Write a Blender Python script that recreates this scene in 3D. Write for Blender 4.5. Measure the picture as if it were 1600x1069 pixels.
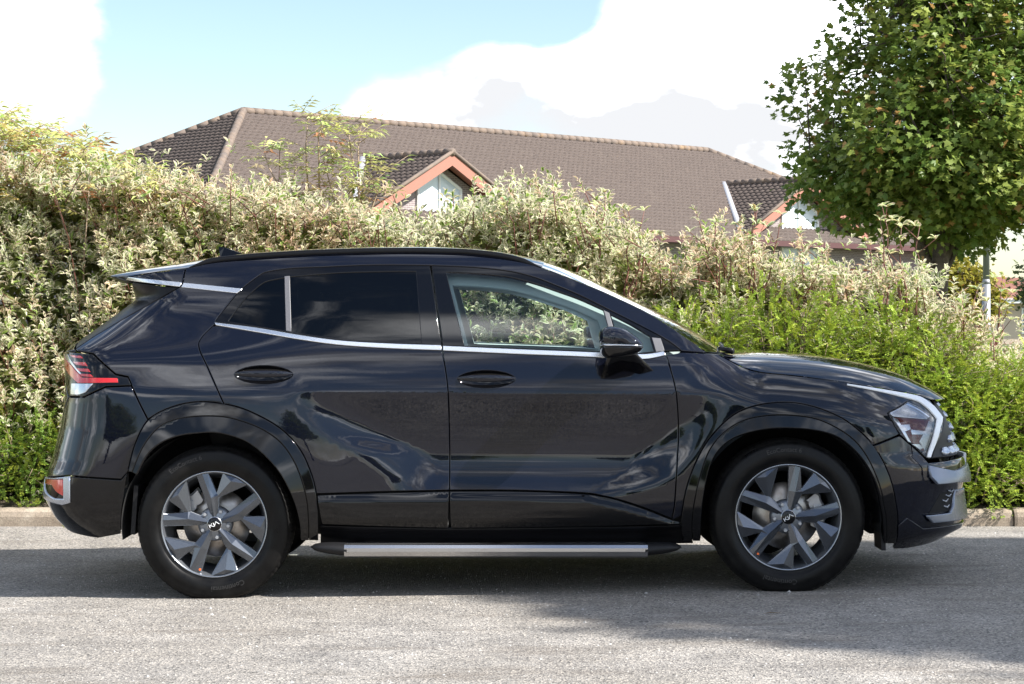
import bpy, bmesh, math, random
import numpy as np
from mathutils import Vector, Matrix
from mathutils.geometry import delaunay_2d_cdt

for o in list(bpy.data.objects):
    bpy.data.objects.remove(o)
rng = np.random.default_rng(11)
random.seed(11)
scene = bpy.context.scene
COL = scene.collection
R = math.radians

# ------------------------------------------------------------------ camera
F, CAMD, HC, HY = 3347.0, 10.93, 1.30, 493.0      # focal length in photo pixels, distance, height, horizon row
cam = bpy.data.cameras.new('camera')
cam_o = bpy.data.objects.new('camera', cam); COL.objects.link(cam_o)
cam_o.location = (0, -CAMD, HC); cam_o.rotation_euler = (R(90), 0, 0)
cam.sensor_width = 36.0; cam.lens = 36.0 * F / 1600.0
cam.shift_y = -(534.5 - HY) / 1600.0
cam.clip_start = 0.1; cam.clip_end = 3000
scene.camera = cam_o

# ------------------------------------------------------------------ sky, sun, exposure
SUN_EL, SUN_AZ = 43.0, -20.0       # azimuth measured from +X (the car's nose) towards +Y
sd = Vector((math.cos(R(SUN_EL)) * math.cos(R(SUN_AZ)), math.cos(R(SUN_EL)) * math.sin(R(SUN_AZ)), math.sin(R(SUN_EL))))
sun = bpy.data.lights.new('sun', 'SUN'); sun.energy = 5.0; sun.angle = R(0.55); sun.color = (1.0, 0.955, 0.89)
sun_o = bpy.data.objects.new('sun', sun); COL.objects.link(sun_o)
sun_o.rotation_euler = (-sd).to_track_quat('-Z', 'Y').to_euler(); sun_o.location = (8, -3, 9)

world = bpy.data.worlds.new('World'); scene.world = world; world.use_nodes = True
wn, wl = world.node_tree.nodes, world.node_tree.links
for n in list(wn): wn.remove(n)
def N(tree, typ, **kw):
    n = tree.nodes.new(typ)
    for k, v in kw.items():
        if k.startswith('i_'):
            n.inputs[k[2:].replace('_', ' ')].default_value = v
        else:
            setattr(n, k, v)
    return n
wt = world.node_tree
w_out = N(wt, 'ShaderNodeOutputWorld'); w_bg = N(wt, 'ShaderNodeBackground'); w_bg.inputs['Strength'].default_value = 0.088
sky = N(wt, 'ShaderNodeTexSky'); sky.sky_type = 'NISHITA'; sky.sun_disc = False
sky.sun_elevation = R(SUN_EL); sky.sun_rotation = R(90 - SUN_AZ)
sky.air_density = 1.0; sky.dust_density = 0.4; sky.ozone_density = 1.2
tc = N(wt, 'ShaderNodeTexCoord')
mp = N(wt, 'ShaderNodeMapping'); mp.inputs['Scale'].default_value = (1.0, 1.0, 1.9); mp.inputs['Location'].default_value = (-9.1, -3.4, 6.8)
wl.new(tc.outputs['Generated'], mp.inputs['Vector'])
nz = N(wt, 'ShaderNodeTexNoise'); nz.inputs['Scale'].default_value = 4.6; nz.inputs['Detail'].default_value = 9; nz.inputs['Roughness'].default_value = 0.60
wl.new(mp.outputs['Vector'], nz.inputs['Vector'])
acc = nz.outputs['Fac']
def blob(px, py, rad, amt):
    """a cloud (or a gap between clouds) standing in one direction of the sky"""
    global acc
    c = Vector(((px - 800) / F, 1.0, -(py - HY) / F)).normalized()
    sub = N(wt, 'ShaderNodeVectorMath', operation='SUBTRACT'); sub.inputs[1].default_value = c
    wl.new(tc.outputs['Generated'], sub.inputs[0])
    sc = N(wt, 'ShaderNodeVectorMath', operation='MULTIPLY'); sc.inputs[1].default_value = (1, 1, 1.7)
    wl.new(sub.outputs[0], sc.inputs[0])
    ln = N(wt, 'ShaderNodeVectorMath', operation='LENGTH'); wl.new(sc.outputs[0], ln.inputs[0])
    mr = N(wt, 'ShaderNodeMapRange', interpolation_type='SMOOTHSTEP')
    mr.inputs['From Min'].default_value = 0; mr.inputs['From Max'].default_value = rad / F
    mr.inputs['To Min'].default_value = amt; mr.inputs['To Max'].default_value = 0
    wl.new(ln.outputs['Value'], mr.inputs['Value'])
    ad = N(wt, 'ShaderNodeMath', operation='ADD'); wl.new(acc, ad.inputs[0]); wl.new(mr.outputs[0], ad.inputs[1])
    acc = ad.outputs[0]
for b in ((60, 60, 330, .30), (640, 150, 210, .30), (770, 100, 130, .12), (1000, 130, 360, .34), (1150, 60, 330, .30), (420, 40, 420, -.44), (880, 30, 150, -.16), (330, 170, 300, -.16), (620, 20, 260, -.22),
          (840, 25, 160, -.16), (1560, 420, 300, -.30)):
    blob(*b)
cm = N(wt, 'ShaderNodeMapRange', interpolation_type='SMOOTHSTEP')
cm.inputs['From Min'].default_value = 0.42; cm.inputs['From Max'].default_value = 0.68
wl.new(acc, cm.inputs['Value'])
nz2 = N(wt, 'ShaderNodeTexNoise'); nz2.inputs['Scale'].default_value = 6; nz2.inputs['Detail'].default_value = 8
wl.new(mp.outputs['Vector'], nz2.inputs['Vector'])
cr = N(wt, 'ShaderNodeMapRange'); cr.inputs['From Min'].default_value = 0.465; cr.inputs['From Max'].default_value = 0.72
cr.inputs['To Min'].default_value = 4.75; cr.inputs['To Max'].default_value = 32.0
wl.new(nz2.outputs['Fac'], cr.inputs['Value'])
cc = N(wt, 'ShaderNodeVectorMath', operation='SCALE'); cc.inputs[0].default_value = (0.97, 0.985, 1.02)
wl.new(cr.outputs[0], cc.inputs['Scale'])
mx = N(wt, 'ShaderNodeMix', data_type='RGBA')
wl.new(cm.outputs[0], mx.inputs['Factor']); wl.new(sky.outputs['Color'], mx.inputs[6]); wl.new(cc.outputs[0], mx.inputs[7])
wl.new(mx.outputs[2], w_bg.inputs['Color']); wl.new(w_bg.outputs[0], w_out.inputs['Surface'])

vs = scene.view_settings
vs.view_transform = 'Standard'; vs.look = 'None'; vs.gamma = 1.0; vs.use_curve_mapping = False
vs.exposure = 1.17
scene.render.engine = 'CYCLES'
try:
    scene.cycles.max_bounces = 8; scene.cycles.transparent_max_bounces = 16
    scene.cycles.sample_clamp_indirect = 6.0
except Exception:
    pass

# ------------------------------------------------------------------ materials
MATS = {}
def mat(name, col, rough=0.5, metal=0.0, **kw):
    m = bpy.data.materials.new(name); m.use_nodes = True
    b = m.node_tree.nodes['Principled BSDF']
    b.inputs['Base Color'].default_value = (*col, 1); b.inputs['Roughness'].default_value = rough; b.inputs['Metallic'].default_value = metal
    for k, v in kw.items():
        b.inputs[k.replace('_', ' ')].default_value = v
    MATS[name] = m
    return m
def tex_noise(m, vec, scale, detail=5, rough=0.6):
    n = N(m.node_tree, 'ShaderNodeTexNoise'); n.inputs['Scale'].default_value = scale
    n.inputs['Detail'].default_value = detail; n.inputs['Roughness'].default_value = rough
    if vec is not None: m.node_tree.links.new(vec, n.inputs['Vector'])
    return n.outputs['Fac']
def coords(m, kind='Object'):
    return N(m.node_tree, 'ShaderNodeTexCoord').outputs[kind]
def ramp(m, fac, stops):
    r = N(m.node_tree, 'ShaderNodeValToRGB')
    while len(r.color_ramp.elements) < len(stops): r.color_ramp.elements.new(0.5)
    for e, (p, c) in zip(r.color_ramp.elements, stops):
        e.position = p; e.color = (*c, 1) if len(c) == 3 else c
    m.node_tree.links.new(fac, r.inputs['Fac'])
    return r.outputs['Color']
def mixc(m, fac, a, b, blend='MIX'):
    x = N(m.node_tree, 'ShaderNodeMix', data_type='RGBA', blend_type=blend)
    for s, v in ((0, fac), (6, a), (7, b)):
        if hasattr(v, 'is_linked') or hasattr(v, 'links'): m.node_tree.links.new(v, x.inputs[s])
        else: x.inputs[s].default_value = v if s == 0 else (*v, 1)
    return x.outputs[2]
def setc(m, sock, what='Base Color'):
    m.node_tree.links.new(sock, m.node_tree.nodes['Principled BSDF'].inputs[what])
def bump(m, h, strength=0.3, dist=0.01, to=True):
    b = N(m.node_tree, 'ShaderNodeBump'); b.inputs['Strength'].default_value = strength; b.inputs['Distance'].default_value = dist
    m.node_tree.links.new(h, b.inputs['Height'])
    if to: setc(m, b.outputs[0], 'Normal')
    return b
def mth(m, op, a, b=0.0, c=None):
    n = N(m.node_tree, 'ShaderNodeMath', operation=op)
    for i, v in enumerate((a, b, c)):
        if v is None: continue
        if hasattr(v, 'links'): m.node_tree.links.new(v, n.inputs[i])
        else: n.inputs[i].default_value = v
    return n.outputs[0]

# car materials
paint = mat('black_paint', (0.0045, 0.0055, 0.0095), 0.40, 0.0, Coat_IOR=1.52, Coat_Weight=1.0, Coat_Roughness=0.012, Specular_IOR_Level=0.0)
fl = tex_noise(paint, coords(paint), 1400, 2, .5)
setc(paint, ramp(paint, fl, [(0.35, (0.0019, 0.0024, 0.0054)), (0.75, (0.0060, 0.0076, 0.0158))]))
orange = tex_noise(paint, coords(paint), 90, 2, .5)
bp = bump(paint, orange, 0.012, 0.002, False)
paint.node_tree.links.new(bp.outputs[0], paint.node_tree.nodes['Principled BSDF'].inputs['Coat Normal'])
gloss = mat('gloss_black_trim', (0.0022, 0.0022, 0.0028), 0.05, 0.0, Specular_IOR_Level=0.42)
satin = mat('satin_black_trim', (0.004, 0.004, 0.005), 0.32, 0.0, Specular_IOR_Level=0.22)
dplast = mat('dark_plastic', (0.008, 0.008, 0.009), 0.55, 0.0, Specular_IOR_Level=0.3)
bump(dplast, tex_noise(dplast, coords(dplast), 500, 3), 0.15, 0.001)
darkvoid = mat('dark_shell', (0.004, 0.004, 0.004), 0.9)
chrome = mat('satin_chrome', (0.78, 0.79, 0.80), 0.24, 1.0)
silver = mat('silver_plastic', (0.40, 0.43, 0.49), 0.24, 0.85)
bumpsky = mat('bumper_sky_grey', (0.17, 0.19, 0.235), 0.26, 0.6)  # sky reflection on the bumper ledge and trim, put into a blue-grey base colour
greybar = mat('grey_bar', (0.11, 0.11, 0.12), 0.45, 0.0)
alu = mat('brushed_aluminium', (0.50, 0.50, 0.51), 0.26, 1.0, Anisotropic=0.6)
alloy = mat('gunmetal_alloy', (0.105, 0.117, 0.137), 0.20, 0.85, Coat_Weight=0.5, Coat_Roughness=0.08)
alloy_edge = mat('machined_alloy', (0.60, 0.62, 0.65), 0.25, 1.0)
lipm = mat('rim_lip', (0.30, 0.32, 0.35), 0.25, 0.9)
barrel = mat('wheel_barrel', (0.20, 0.215, 0.24), 0.34, 0.75)
steel = mat('brake_steel', (0.36, 0.34, 0.32), 0.34, 0.9)
sn = tex_noise(steel, coords(steel), 25, 5); setc(steel, ramp(steel, sn, [(.3, (.24, .21, .18)), (.7, (.42, .40, .38))]))
caliper = mat('caliper_grey', (0.42, 0.43, 0.45), 0.38, 0.6)
rubber = mat('tyre_rubber', (0.0115, 0.0110, 0.0115), 0.46, 0.0, Specular_IOR_Level=0.16)
rn = tex_noise(rubber, coords(rubber), 14, 6)
setc(rubber, ramp(rubber, rn, [(.35, (.0042, .0042, .0046)), (.7, (.010, .0096, .0092))]))
setc(rubber, ramp(rubber, rn, [(.3, (.26, .26, .26)), (.7, (.46, .46, .46))]), 'Roughness')
letter = mat('tyre_lettering', (0.030, 0.029, 0.029), 0.5)
treadm = mat('tyre_tread', (0.012, 0.0115, 0.011), 0.75, 0.0, Specular_IOR_Level=0.15)
whitep = mat('white_plastic', (0.80, 0.81, 0.82), 0.25)
orangep = mat('orange_sticker', (0.85, 0.16, 0.03), 0.5)
redlens = mat('red_lens', (0.52, 0.012, 0.012), 0.12, 0.0, Coat_Weight=1.0)
darkred = mat('dark_red_lens', (0.075, 0.006, 0.008), 0.14, 0.0, Coat_Weight=0.6)
clearlens = mat('clear_lens_reflector', (0.55, 0.57, 0.60), 0.16, 0.85)
trimgrey = mat('interior_grey', (0.44, 0.48, 0.48), 0.7)
seatm = mat('seat_fabric', (0.02, 0.02, 0.022), 0.8)
plate_m = mat('number_plate', (0.78, 0.78, 0.76), 0.4)
def glass_mat(name, tint, ior=1.5, boost=1.0):
    m = bpy.data.materials.new(name); m.use_nodes = True; t = m.node_tree
    for n in list(t.nodes): t.nodes.remove(n)
    o = N(t, 'ShaderNodeOutputMaterial'); mixn = N(t, 'ShaderNodeMixShader'); tr = N(t, 'ShaderNodeBsdfTransparent'); gl = N(t, 'ShaderNodeBsdfGlossy')
    fr = N(t, 'ShaderNodeFresnel'); fr.inputs['IOR'].default_value = ior
    tr.inputs['Color'].default_value = (*tint, 1); gl.inputs['Roughness'].default_value = 0.0
    mm = N(t, 'ShaderNodeMath', operation='MULTIPLY'); mm.inputs[1].default_value = boost; mm.use_clamp = True
    t.links.new(fr.outputs[0], mm.inputs[0]); t.links.new(mm.outputs[0], mixn.inputs[0])
    t.links.new(tr.outputs[0], mixn.inputs[1]); t.links.new(gl.outputs[0], mixn.inputs[2]); t.links.new(mixn.outputs[0], o.inputs[0])
    MATS[name] = m; return m
glass_front = glass_mat('green_tinted_glass', (0.85, 0.95, 0.93), 1.5, 1.3)
glass_dark = glass_mat('privacy_glass', (0.035, 0.04, 0.045), 1.5, 1.0)
glass_lens = glass_mat('lamp_glass', (0.95, 0.96, 0.98), 1.45, 0.8)

# ------------------------------------------------------------------ mesh helpers
def fast_mesh(name, V, faces_flat, sizes, mats, smooth=True, attrs=None, matidx=None):
    me = bpy.data.meshes.new(name)
    V = np.asarray(V, dtype=np.float32); faces_flat = np.asarray(faces_flat, dtype=np.int32); sizes = np.asarray(sizes, dtype=np.int32)
    me.vertices.add(len(V)); me.vertices.foreach_set('co', V.ravel())
    me.loops.add(len(faces_flat)); me.loops.foreach_set('vertex_index', faces_flat)
    me.polygons.add(len(sizes)); st = np.concatenate(([0], np.cumsum(sizes)[:-1])).astype(np.int32)
    me.polygons.foreach_set('loop_start', st); me.polygons.foreach_set('loop_total', sizes)
    if not isinstance(mats, (list, tuple)): mats = [mats]
    for m in mats: me.materials.append(m)
    if matidx is not None: me.polygons.foreach_set('material_index', np.asarray(matidx, dtype=np.int32))
    me.polygons.foreach_set('use_smooth', np.full(len(sizes), smooth))
    for an, (typ, dat) in (attrs or {}).items():
        a = me.attributes.new(an, typ, 'POINT')
        a.data.foreach_set('color' if typ == 'FLOAT_COLOR' else 'value', np.asarray(dat, dtype=np.float32).ravel())
    me.update(calc_edges=True); me.validate()
    return me
def py_mesh(name, V, faces, mats, smooth=False, matidx=None):
    flat = [i for f in faces for i in f]
    return fast_mesh(name, V, flat, [len(f) for f in faces], mats, smooth, None, matidx)
def link(name, me, parent=None):
    o = bpy.data.objects.new(name, me); COL.objects.link(o)
    if parent is not None: o.parent = parent
    return o
def empty(name, loc=(0, 0, 0), parent=None):
    o = bpy.data.objects.new(name, None); COL.objects.link(o); o.location = loc; o.empty_display_size = 0.1
    if parent is not None: o.parent = parent
    return o
def tag(o, label=None, cat=None, group=None, kind=None):
    if label: o['label'] = label
    if cat: o['category'] = cat
    if group: o['group'] = group
    if kind: o['kind'] = kind
    return o
def bm_obj(name, bm, m, parent=None, smooth=False):
    me = bpy.data.meshes.new(name); bm.normal_update(); bm.to_mesh(me); bm.free()
    for mm in (m if isinstance(m, (list, tuple)) else [m]): me.materials.append(mm)
    if smooth:
        for p in me.polygons: p.use_smooth = True
    return link(name, me, parent)
def rbox(bm, c, s, bev=0.01, seg=2, rot=None):
    """bevelled block added to a bmesh"""
    r = bmesh.ops.create_cube(bm, size=1.0)
    vs_ = r['verts']
    bmesh.ops.scale(bm, vec=s, verts=vs_)
    if bev > 0:
        ed = list({e for v in vs_ for e in v.link_edges})
        rr = bmesh.ops.bevel(bm, geom=ed, offset=bev, segments=seg, affect='EDGES', profile=0.6)
        vs_ = list({v for f in rr['faces'] for v in f.verts} | {v for v in vs_ if v.is_valid})
    if rot is not None: bmesh.ops.rotate(bm, cent=(0, 0, 0), matrix=rot, verts=vs_)
    bmesh.ops.translate(bm, vec=c, verts=vs_)
    return vs_
def tube(pts, rads, seg=8, cap=True):
    """tapered tube along a polyline: returns verts, faces"""
    P = np.asarray(pts, float); n = len(P)
    rads = np.broadcast_to(np.asarray(rads, float), (n,))
    V = []; Fc = []
    T = np.gradient(P, axis=0); T /= np.linalg.norm(T, axis=1)[:, None] + 1e-12
    up = np.array([0, 0, 1.0]) if abs(T[0][2]) < 0.9 else np.array([1.0, 0, 0])
    a = np.cross(T[0], up); a /= np.linalg.norm(a)
    for i in range(n):
        a = a - T[i] * np.dot(a, T[i]); a /= np.linalg.norm(a) + 1e-12
        b = np.cross(T[i], a)
        for k in range(seg):
            an = 2 * math.pi * k / seg
            V.append(P[i] + rads[i] * (math.cos(an) * a + math.sin(an) * b))
    for i in range(n - 1):
        for k in range(seg):
            k2 = (k + 1) % seg
            Fc.append((i * seg + k, i * seg + k2, (i + 1) * seg + k2, (i + 1) * seg + k))
    if cap:
        Fc.append(tuple(range(seg))[::-1]); Fc.append(tuple((n - 1) * seg + k for k in range(seg)))
    return V, Fc
class MB:
    """collects shapes into one mesh"""
    def __init__(s): s.V = []; s.F = []; s.M = []
    def add(s, V, Fc, mi=0):
        b = len(s.V); s.V.extend([tuple(v) for v in V]); s.F.extend([tuple(i + b for i in f) for f in Fc]); s.M.extend([mi] * len(Fc)); return s
    def tube(s, pts, rads, seg=8, mi=0): return s.add(*tube(pts, rads, seg), mi)
    def box(s, c, h, mi=0, rot=None):
        V = np.array([[x, y, z] for x in (-1, 1) for y in (-1, 1) for z in (-1, 1)], float) * np.array(h)
        if rot is not None: V = V @ np.array(rot).T
        V = V + np.array(c)
        return s.add(V, [(0, 1, 3, 2), (4, 6, 7, 5), (0, 4, 5, 1), (2, 3, 7, 6), (0, 2, 6, 4), (1, 5, 7, 3)], mi)
    def build(s, name, m, parent=None, smooth=False):
        return link(name, py_mesh(name, s.V, s.F, m, smooth, s.M), parent)
def ss(a, b, x):
    t = np.clip((np.asarray(x, float) - a) / (b - a), 0, 1); return t * t * (3 - 2 * t)
def sfn(pts, sig, lo, hi, n=4001):
    """smoothed piecewise curve as a lookup"""
    xs = np.linspace(lo, hi, n); p = np.array(pts, float); ys = np.interp(xs, p[:, 0], p[:, 1])
    dx = xs[1] - xs[0]; k = int(4 * sig / dx) + 1; g = np.exp(-0.5 * (np.arange(-k, k + 1) * dx / sig) ** 2); g /= g.sum()
    yp = np.concatenate((np.full(k, ys[0]), ys, np.full(k, ys[-1]))); ys = np.convolve(yp, g, 'valid')
    return lambda q: np.interp(q, xs, ys)
# ================================================================== THE CAR
GS = 0.0122
def zg(x, y):
    """height of the car park surface: a slight fall towards the tail of the car, level along the kerb"""
    x = np.clip(np.asarray(x, float), -5, 5)
    return (-0.0083 + GS * x) * (1 - ss(0.9, 2.2, y))
W0 = 0.93
BZ = sfn([(.15, .80), (.20, .845), (.25, .885), (.31, .912), (.40, .924), (.47, .930), (.60, .932), (.75, .932), (.90, .9275), (.945, .925), (1.02, .908), (1.10, .886),
          (1.145, .871), (1.20, .849), (1.3, .806), (1.4, .758), (1.5, .702), (1.56, .664), (1.6, .63), (1.65, .57)], .018, 0.0, 2.0)
XF = sfn([(.15, 2.05), (.199, 2.12), (.25, 2.20), (.27, 2.255), (.30, 2.245), (.44, 2.245), (.52, 2.265), (.6, 2.26), (.65, 2.215), (.74, 2.20), (.82, 2.17), (.875, 2.135),
          (.915, 2.10), (.97, 2.06), (2, 2.06)], .012, 0.0, 2.0)
XR = sfn([(.15, -2.05), (.2, -2.10), (.26, -2.20), (.33, -2.265), (.42, -2.31), (.55, -2.295), (.613, -2.27), (.77, -2.232), (.9, -2.215), (1.0, -2.212), (1.10, -2.218),
          (1.13, -2.222), (1.16, -2.19), (1.195, -2.135), (1.385, -1.885), (1.41, -1.90), (1.455, -1.96), (1.49, -1.985), (2, -1.985)], .009, 0.0, 2.0)
ZED = sfn([(.8, 1.12), (.95, 1.115), (1.08, 1.06), (1.17, 1.03), (1.32, 1.015), (1.5, .993), (1.6, .978), (1.8, .945), (2.0, .925), (2.3, .90)], .05, 0.0, 3.0)
XSR = sfn([(.45, -.585), (.48, -.60), (.56, -.615), (.66, -.68), (.73, -.83), (.86, -.975), (.945, -1.04), (1.0, -1.06)], .02, 0.0, 2.0)
XSF = sfn([(.45, .56), (.48, .61), (.56, .76), (.68, .86), (.80, .93), (.92, .97), (1.0, .98)], .02, 0.0, 2.0)
AF, AR, NE = 0.60, 0.34, 2.5
WRX, WRZ = (333 - 800) / 334.7, 1.3 - (820.5 - 493) / 334.7
WFX, WFZ = (1233.5 - 800) / 334.7, 1.3 - (809.5 - 493) / 334.7
def zcrease(x):
    return 0.944 - 0.0085 * np.clip(x + 1.0, 0, 3)
def wside(x, z):
    w = BZ(z)
    # the long hollow under the door crease, closing towards both wheels
    t = zcrease(x) - z
    up = np.sin(np.clip(t / .275, 0, 1) * math.pi / 2) ** 1.0
    dn = np.cos(np.clip((t - .275) / .205, 0, 1) * math.pi / 2)
    f = np.where(t <= 0, 0, np.where(t < .275, up, dn))
    g = ss(-0.06, 0.30, x - XSR(z)) * ss(-0.06, 0.26, XSF(z) - x)
    w = w - 0.047 * f * g
    # shoulders of the wings fall away under the bonnet edge
    e = np.clip((z - (ZED(x) - .19)) / .19, 0, 1.6)
    w = w - 0.105 * ss(.80, 1.20, x) * e ** 2
    # gentle plan curvature, roof narrowing to tail and windscreen
    w = w - 0.012 * (x / 1.4) ** 2
    hi = ss(1.06, 1.35, z)
    w = w - 0.11 * ss(-.75, -2.3, x) * hi - 0.10 * ss(.25, 1.25, x) * hi
    # haunches over the wheels
    for cx, cz in ((WRX, WRZ), (WFX, WFZ)):
        r = np.hypot(x - cx, z - cz)
        w = w + 0.016 * (1 - ss(.50, .80, r)) * ss(.2, .45, z)
    return w
def S(U, z):
    U = np.asarray(U, float); z = np.asarray(z, float)
    bf = XF(z) - AF; br = XR(z) + AR
    tf = np.clip((U - bf) / AF, 0, math.pi / 2); tr = np.clip((br - U) / AR, 0, math.pi / 2)
    x = np.where(U > bf, bf + AF * np.sin(tf), np.where(U < br, br - AR * np.sin(tr), U))
    fy = (1 - np.clip(np.sin(tf), 0, 1) ** NE) ** (1 / NE) * (1 - np.clip(np.sin(tr), 0, 1) ** NE) ** (1 / NE)
    return np.stack([x, -wside(x, z) * fy, z], -1)
def Umax(z): return float(XF(z) - AF + AF * math.pi / 2)
def Umin(z): return float(XR(z) + AR - AR * math.pi / 2)
def frame_at(U, z):
    h = 0.0015
    a = S(U + h, z) - S(U - h, z); b = S(U, z + h) - S(U, z - h)
    n = np.cross(a, b); n /= np.linalg.norm(n, axis=-1, keepdims=True) + 1e-12
    return n
def P3(U, z, off=0.0):
    p = S(U, z)
    if callable(off) or np.any(off):
        o = off(p[..., 0], z) if callable(off) else off
        p = p + frame_at(U, z) * np.asarray(o)[..., None]
    return p
def normals(U, z, off=0.0):
    if not callable(off): return frame_at(U, z)
    h = 0.002
    a = P3(U + h, z, off) - P3(U - h, z, off); b = P3(U, z + h, off) - P3(U, z - h, off)
    n = np.cross(a, b); return n / (np.linalg.norm(n, axis=-1, keepdims=True) + 1e-12)
def proj(p):
    D = p[..., 1] + CAMD
    return np.stack([800 + F * p[..., 0] / D, HY - (p[..., 2] - HC) * F / D], -1)
def PX(px, off=0.0):
    """photo pixels -> surface coordinates (U, z)"""
    px = np.asarray(px, float); U = (px[:, 0] - 800) / 331.0; z = HC - (px[:, 1] - HY) / 331.0
    for it in range(40):
        q = proj(P3(U, z, off)); r = px - q; h = 1e-3
        ju = (proj(P3(U + h, z, off)) - q) / h; jz = (proj(P3(U, z + h, off)) - q) / h
        a = ju[:, 0]; b = jz[:, 0]; c = ju[:, 1]; d = jz[:, 1]; lam = 150.0
        A = a * a + c * c + lam; B = a * b + c * d; Dd = b * b + d * d + lam
        g1 = a * r[:, 0] + c * r[:, 1]; g2 = b * r[:, 0] + d * r[:, 1]; det = A * Dd - B * B
        U = U + np.clip((Dd * g1 - B * g2) / det, -.06, .06); z = z + np.clip((A * g2 - B * g1) / det, -.06, .06)
    return np.stack([U, z], -1)
def C(pts, n=5):
    """smooth curve through pixel points"""
    P = np.array(pts, float); out = []
    for i in range(len(P) - 1):
        p0 = P[max(i - 1, 0)]; p1 = P[i]; p2 = P[i + 1]; p3 = P[min(i + 2, len(P) - 1)]
        for k in range(n):
            t = k / n
            out.append(tuple(.5 * ((2 * p1) + (-p0 + p2) * t + (2 * p0 - 5 * p1 + 4 * p2 - p3) * t * t + (-p0 + 3 * p1 - 3 * p2 + p3) * t ** 3)))
    out.append(tuple(P[-1]))
    return out
def to_uz(poly, off=0.0):
    pix = [p for p in poly if p[0] != 'u']; uz = PX(pix, off) if pix else None
    out = []; k = 0
    for p in poly:
        if p[0] == 'u': out.append((p[1], p[2]))
        else: out.append(tuple(uz[k])); k += 1
    return np.array(out)
def area2(P): return 0.5 * np.sum(P[:, 0] * np.roll(P[:, 1], -1) - np.roll(P[:, 0], -1) * P[:, 1])
def resample(P, m):
    out = []
    for i in range(len(P)):
        a = P[i]; b = P[(i + 1) % len(P)]; L = np.hypot(*(b - a))
        if L < 1e-5: continue
        k = max(1, int(math.ceil(L / m)))
        for j in range(k): out.append(a + (b - a) * j / k)
    return np.array(out)
def shrink(P, d):
    """move a CCW outline inwards"""
    a = P - np.roll(P, 1, 0); b = np.roll(P, -1, 0) - P
    na = np.stack([-a[:, 1], a[:, 0]], -1); nb = np.stack([-b[:, 1], b[:, 0]], -1)
    na /= np.linalg.norm(na, axis=1, keepdims=True) + 1e-9; nb /= np.linalg.norm(nb, axis=1, keepdims=True) + 1e-9
    n = na + nb; L = np.linalg.norm(n, axis=1, keepdims=True); n = n / np.maximum(L, .35)
    return P + n * d * np.minimum(2 / np.maximum(L, .9), 1.6), -n
def inside(P, Q):
    x, y = P[:, 0], P[:, 1]; res = np.zeros(len(P), bool)
    for i in range(len(Q)):
        x1, y1 = Q[i]; x2, y2 = Q[(i + 1) % len(Q)]
        c = ((y1 > y) != (y2 > y)) & (x < (x2 - x1) * (y - y1) / (y2 - y1 + 1e-15) + x1); res ^= c
    return res
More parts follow.
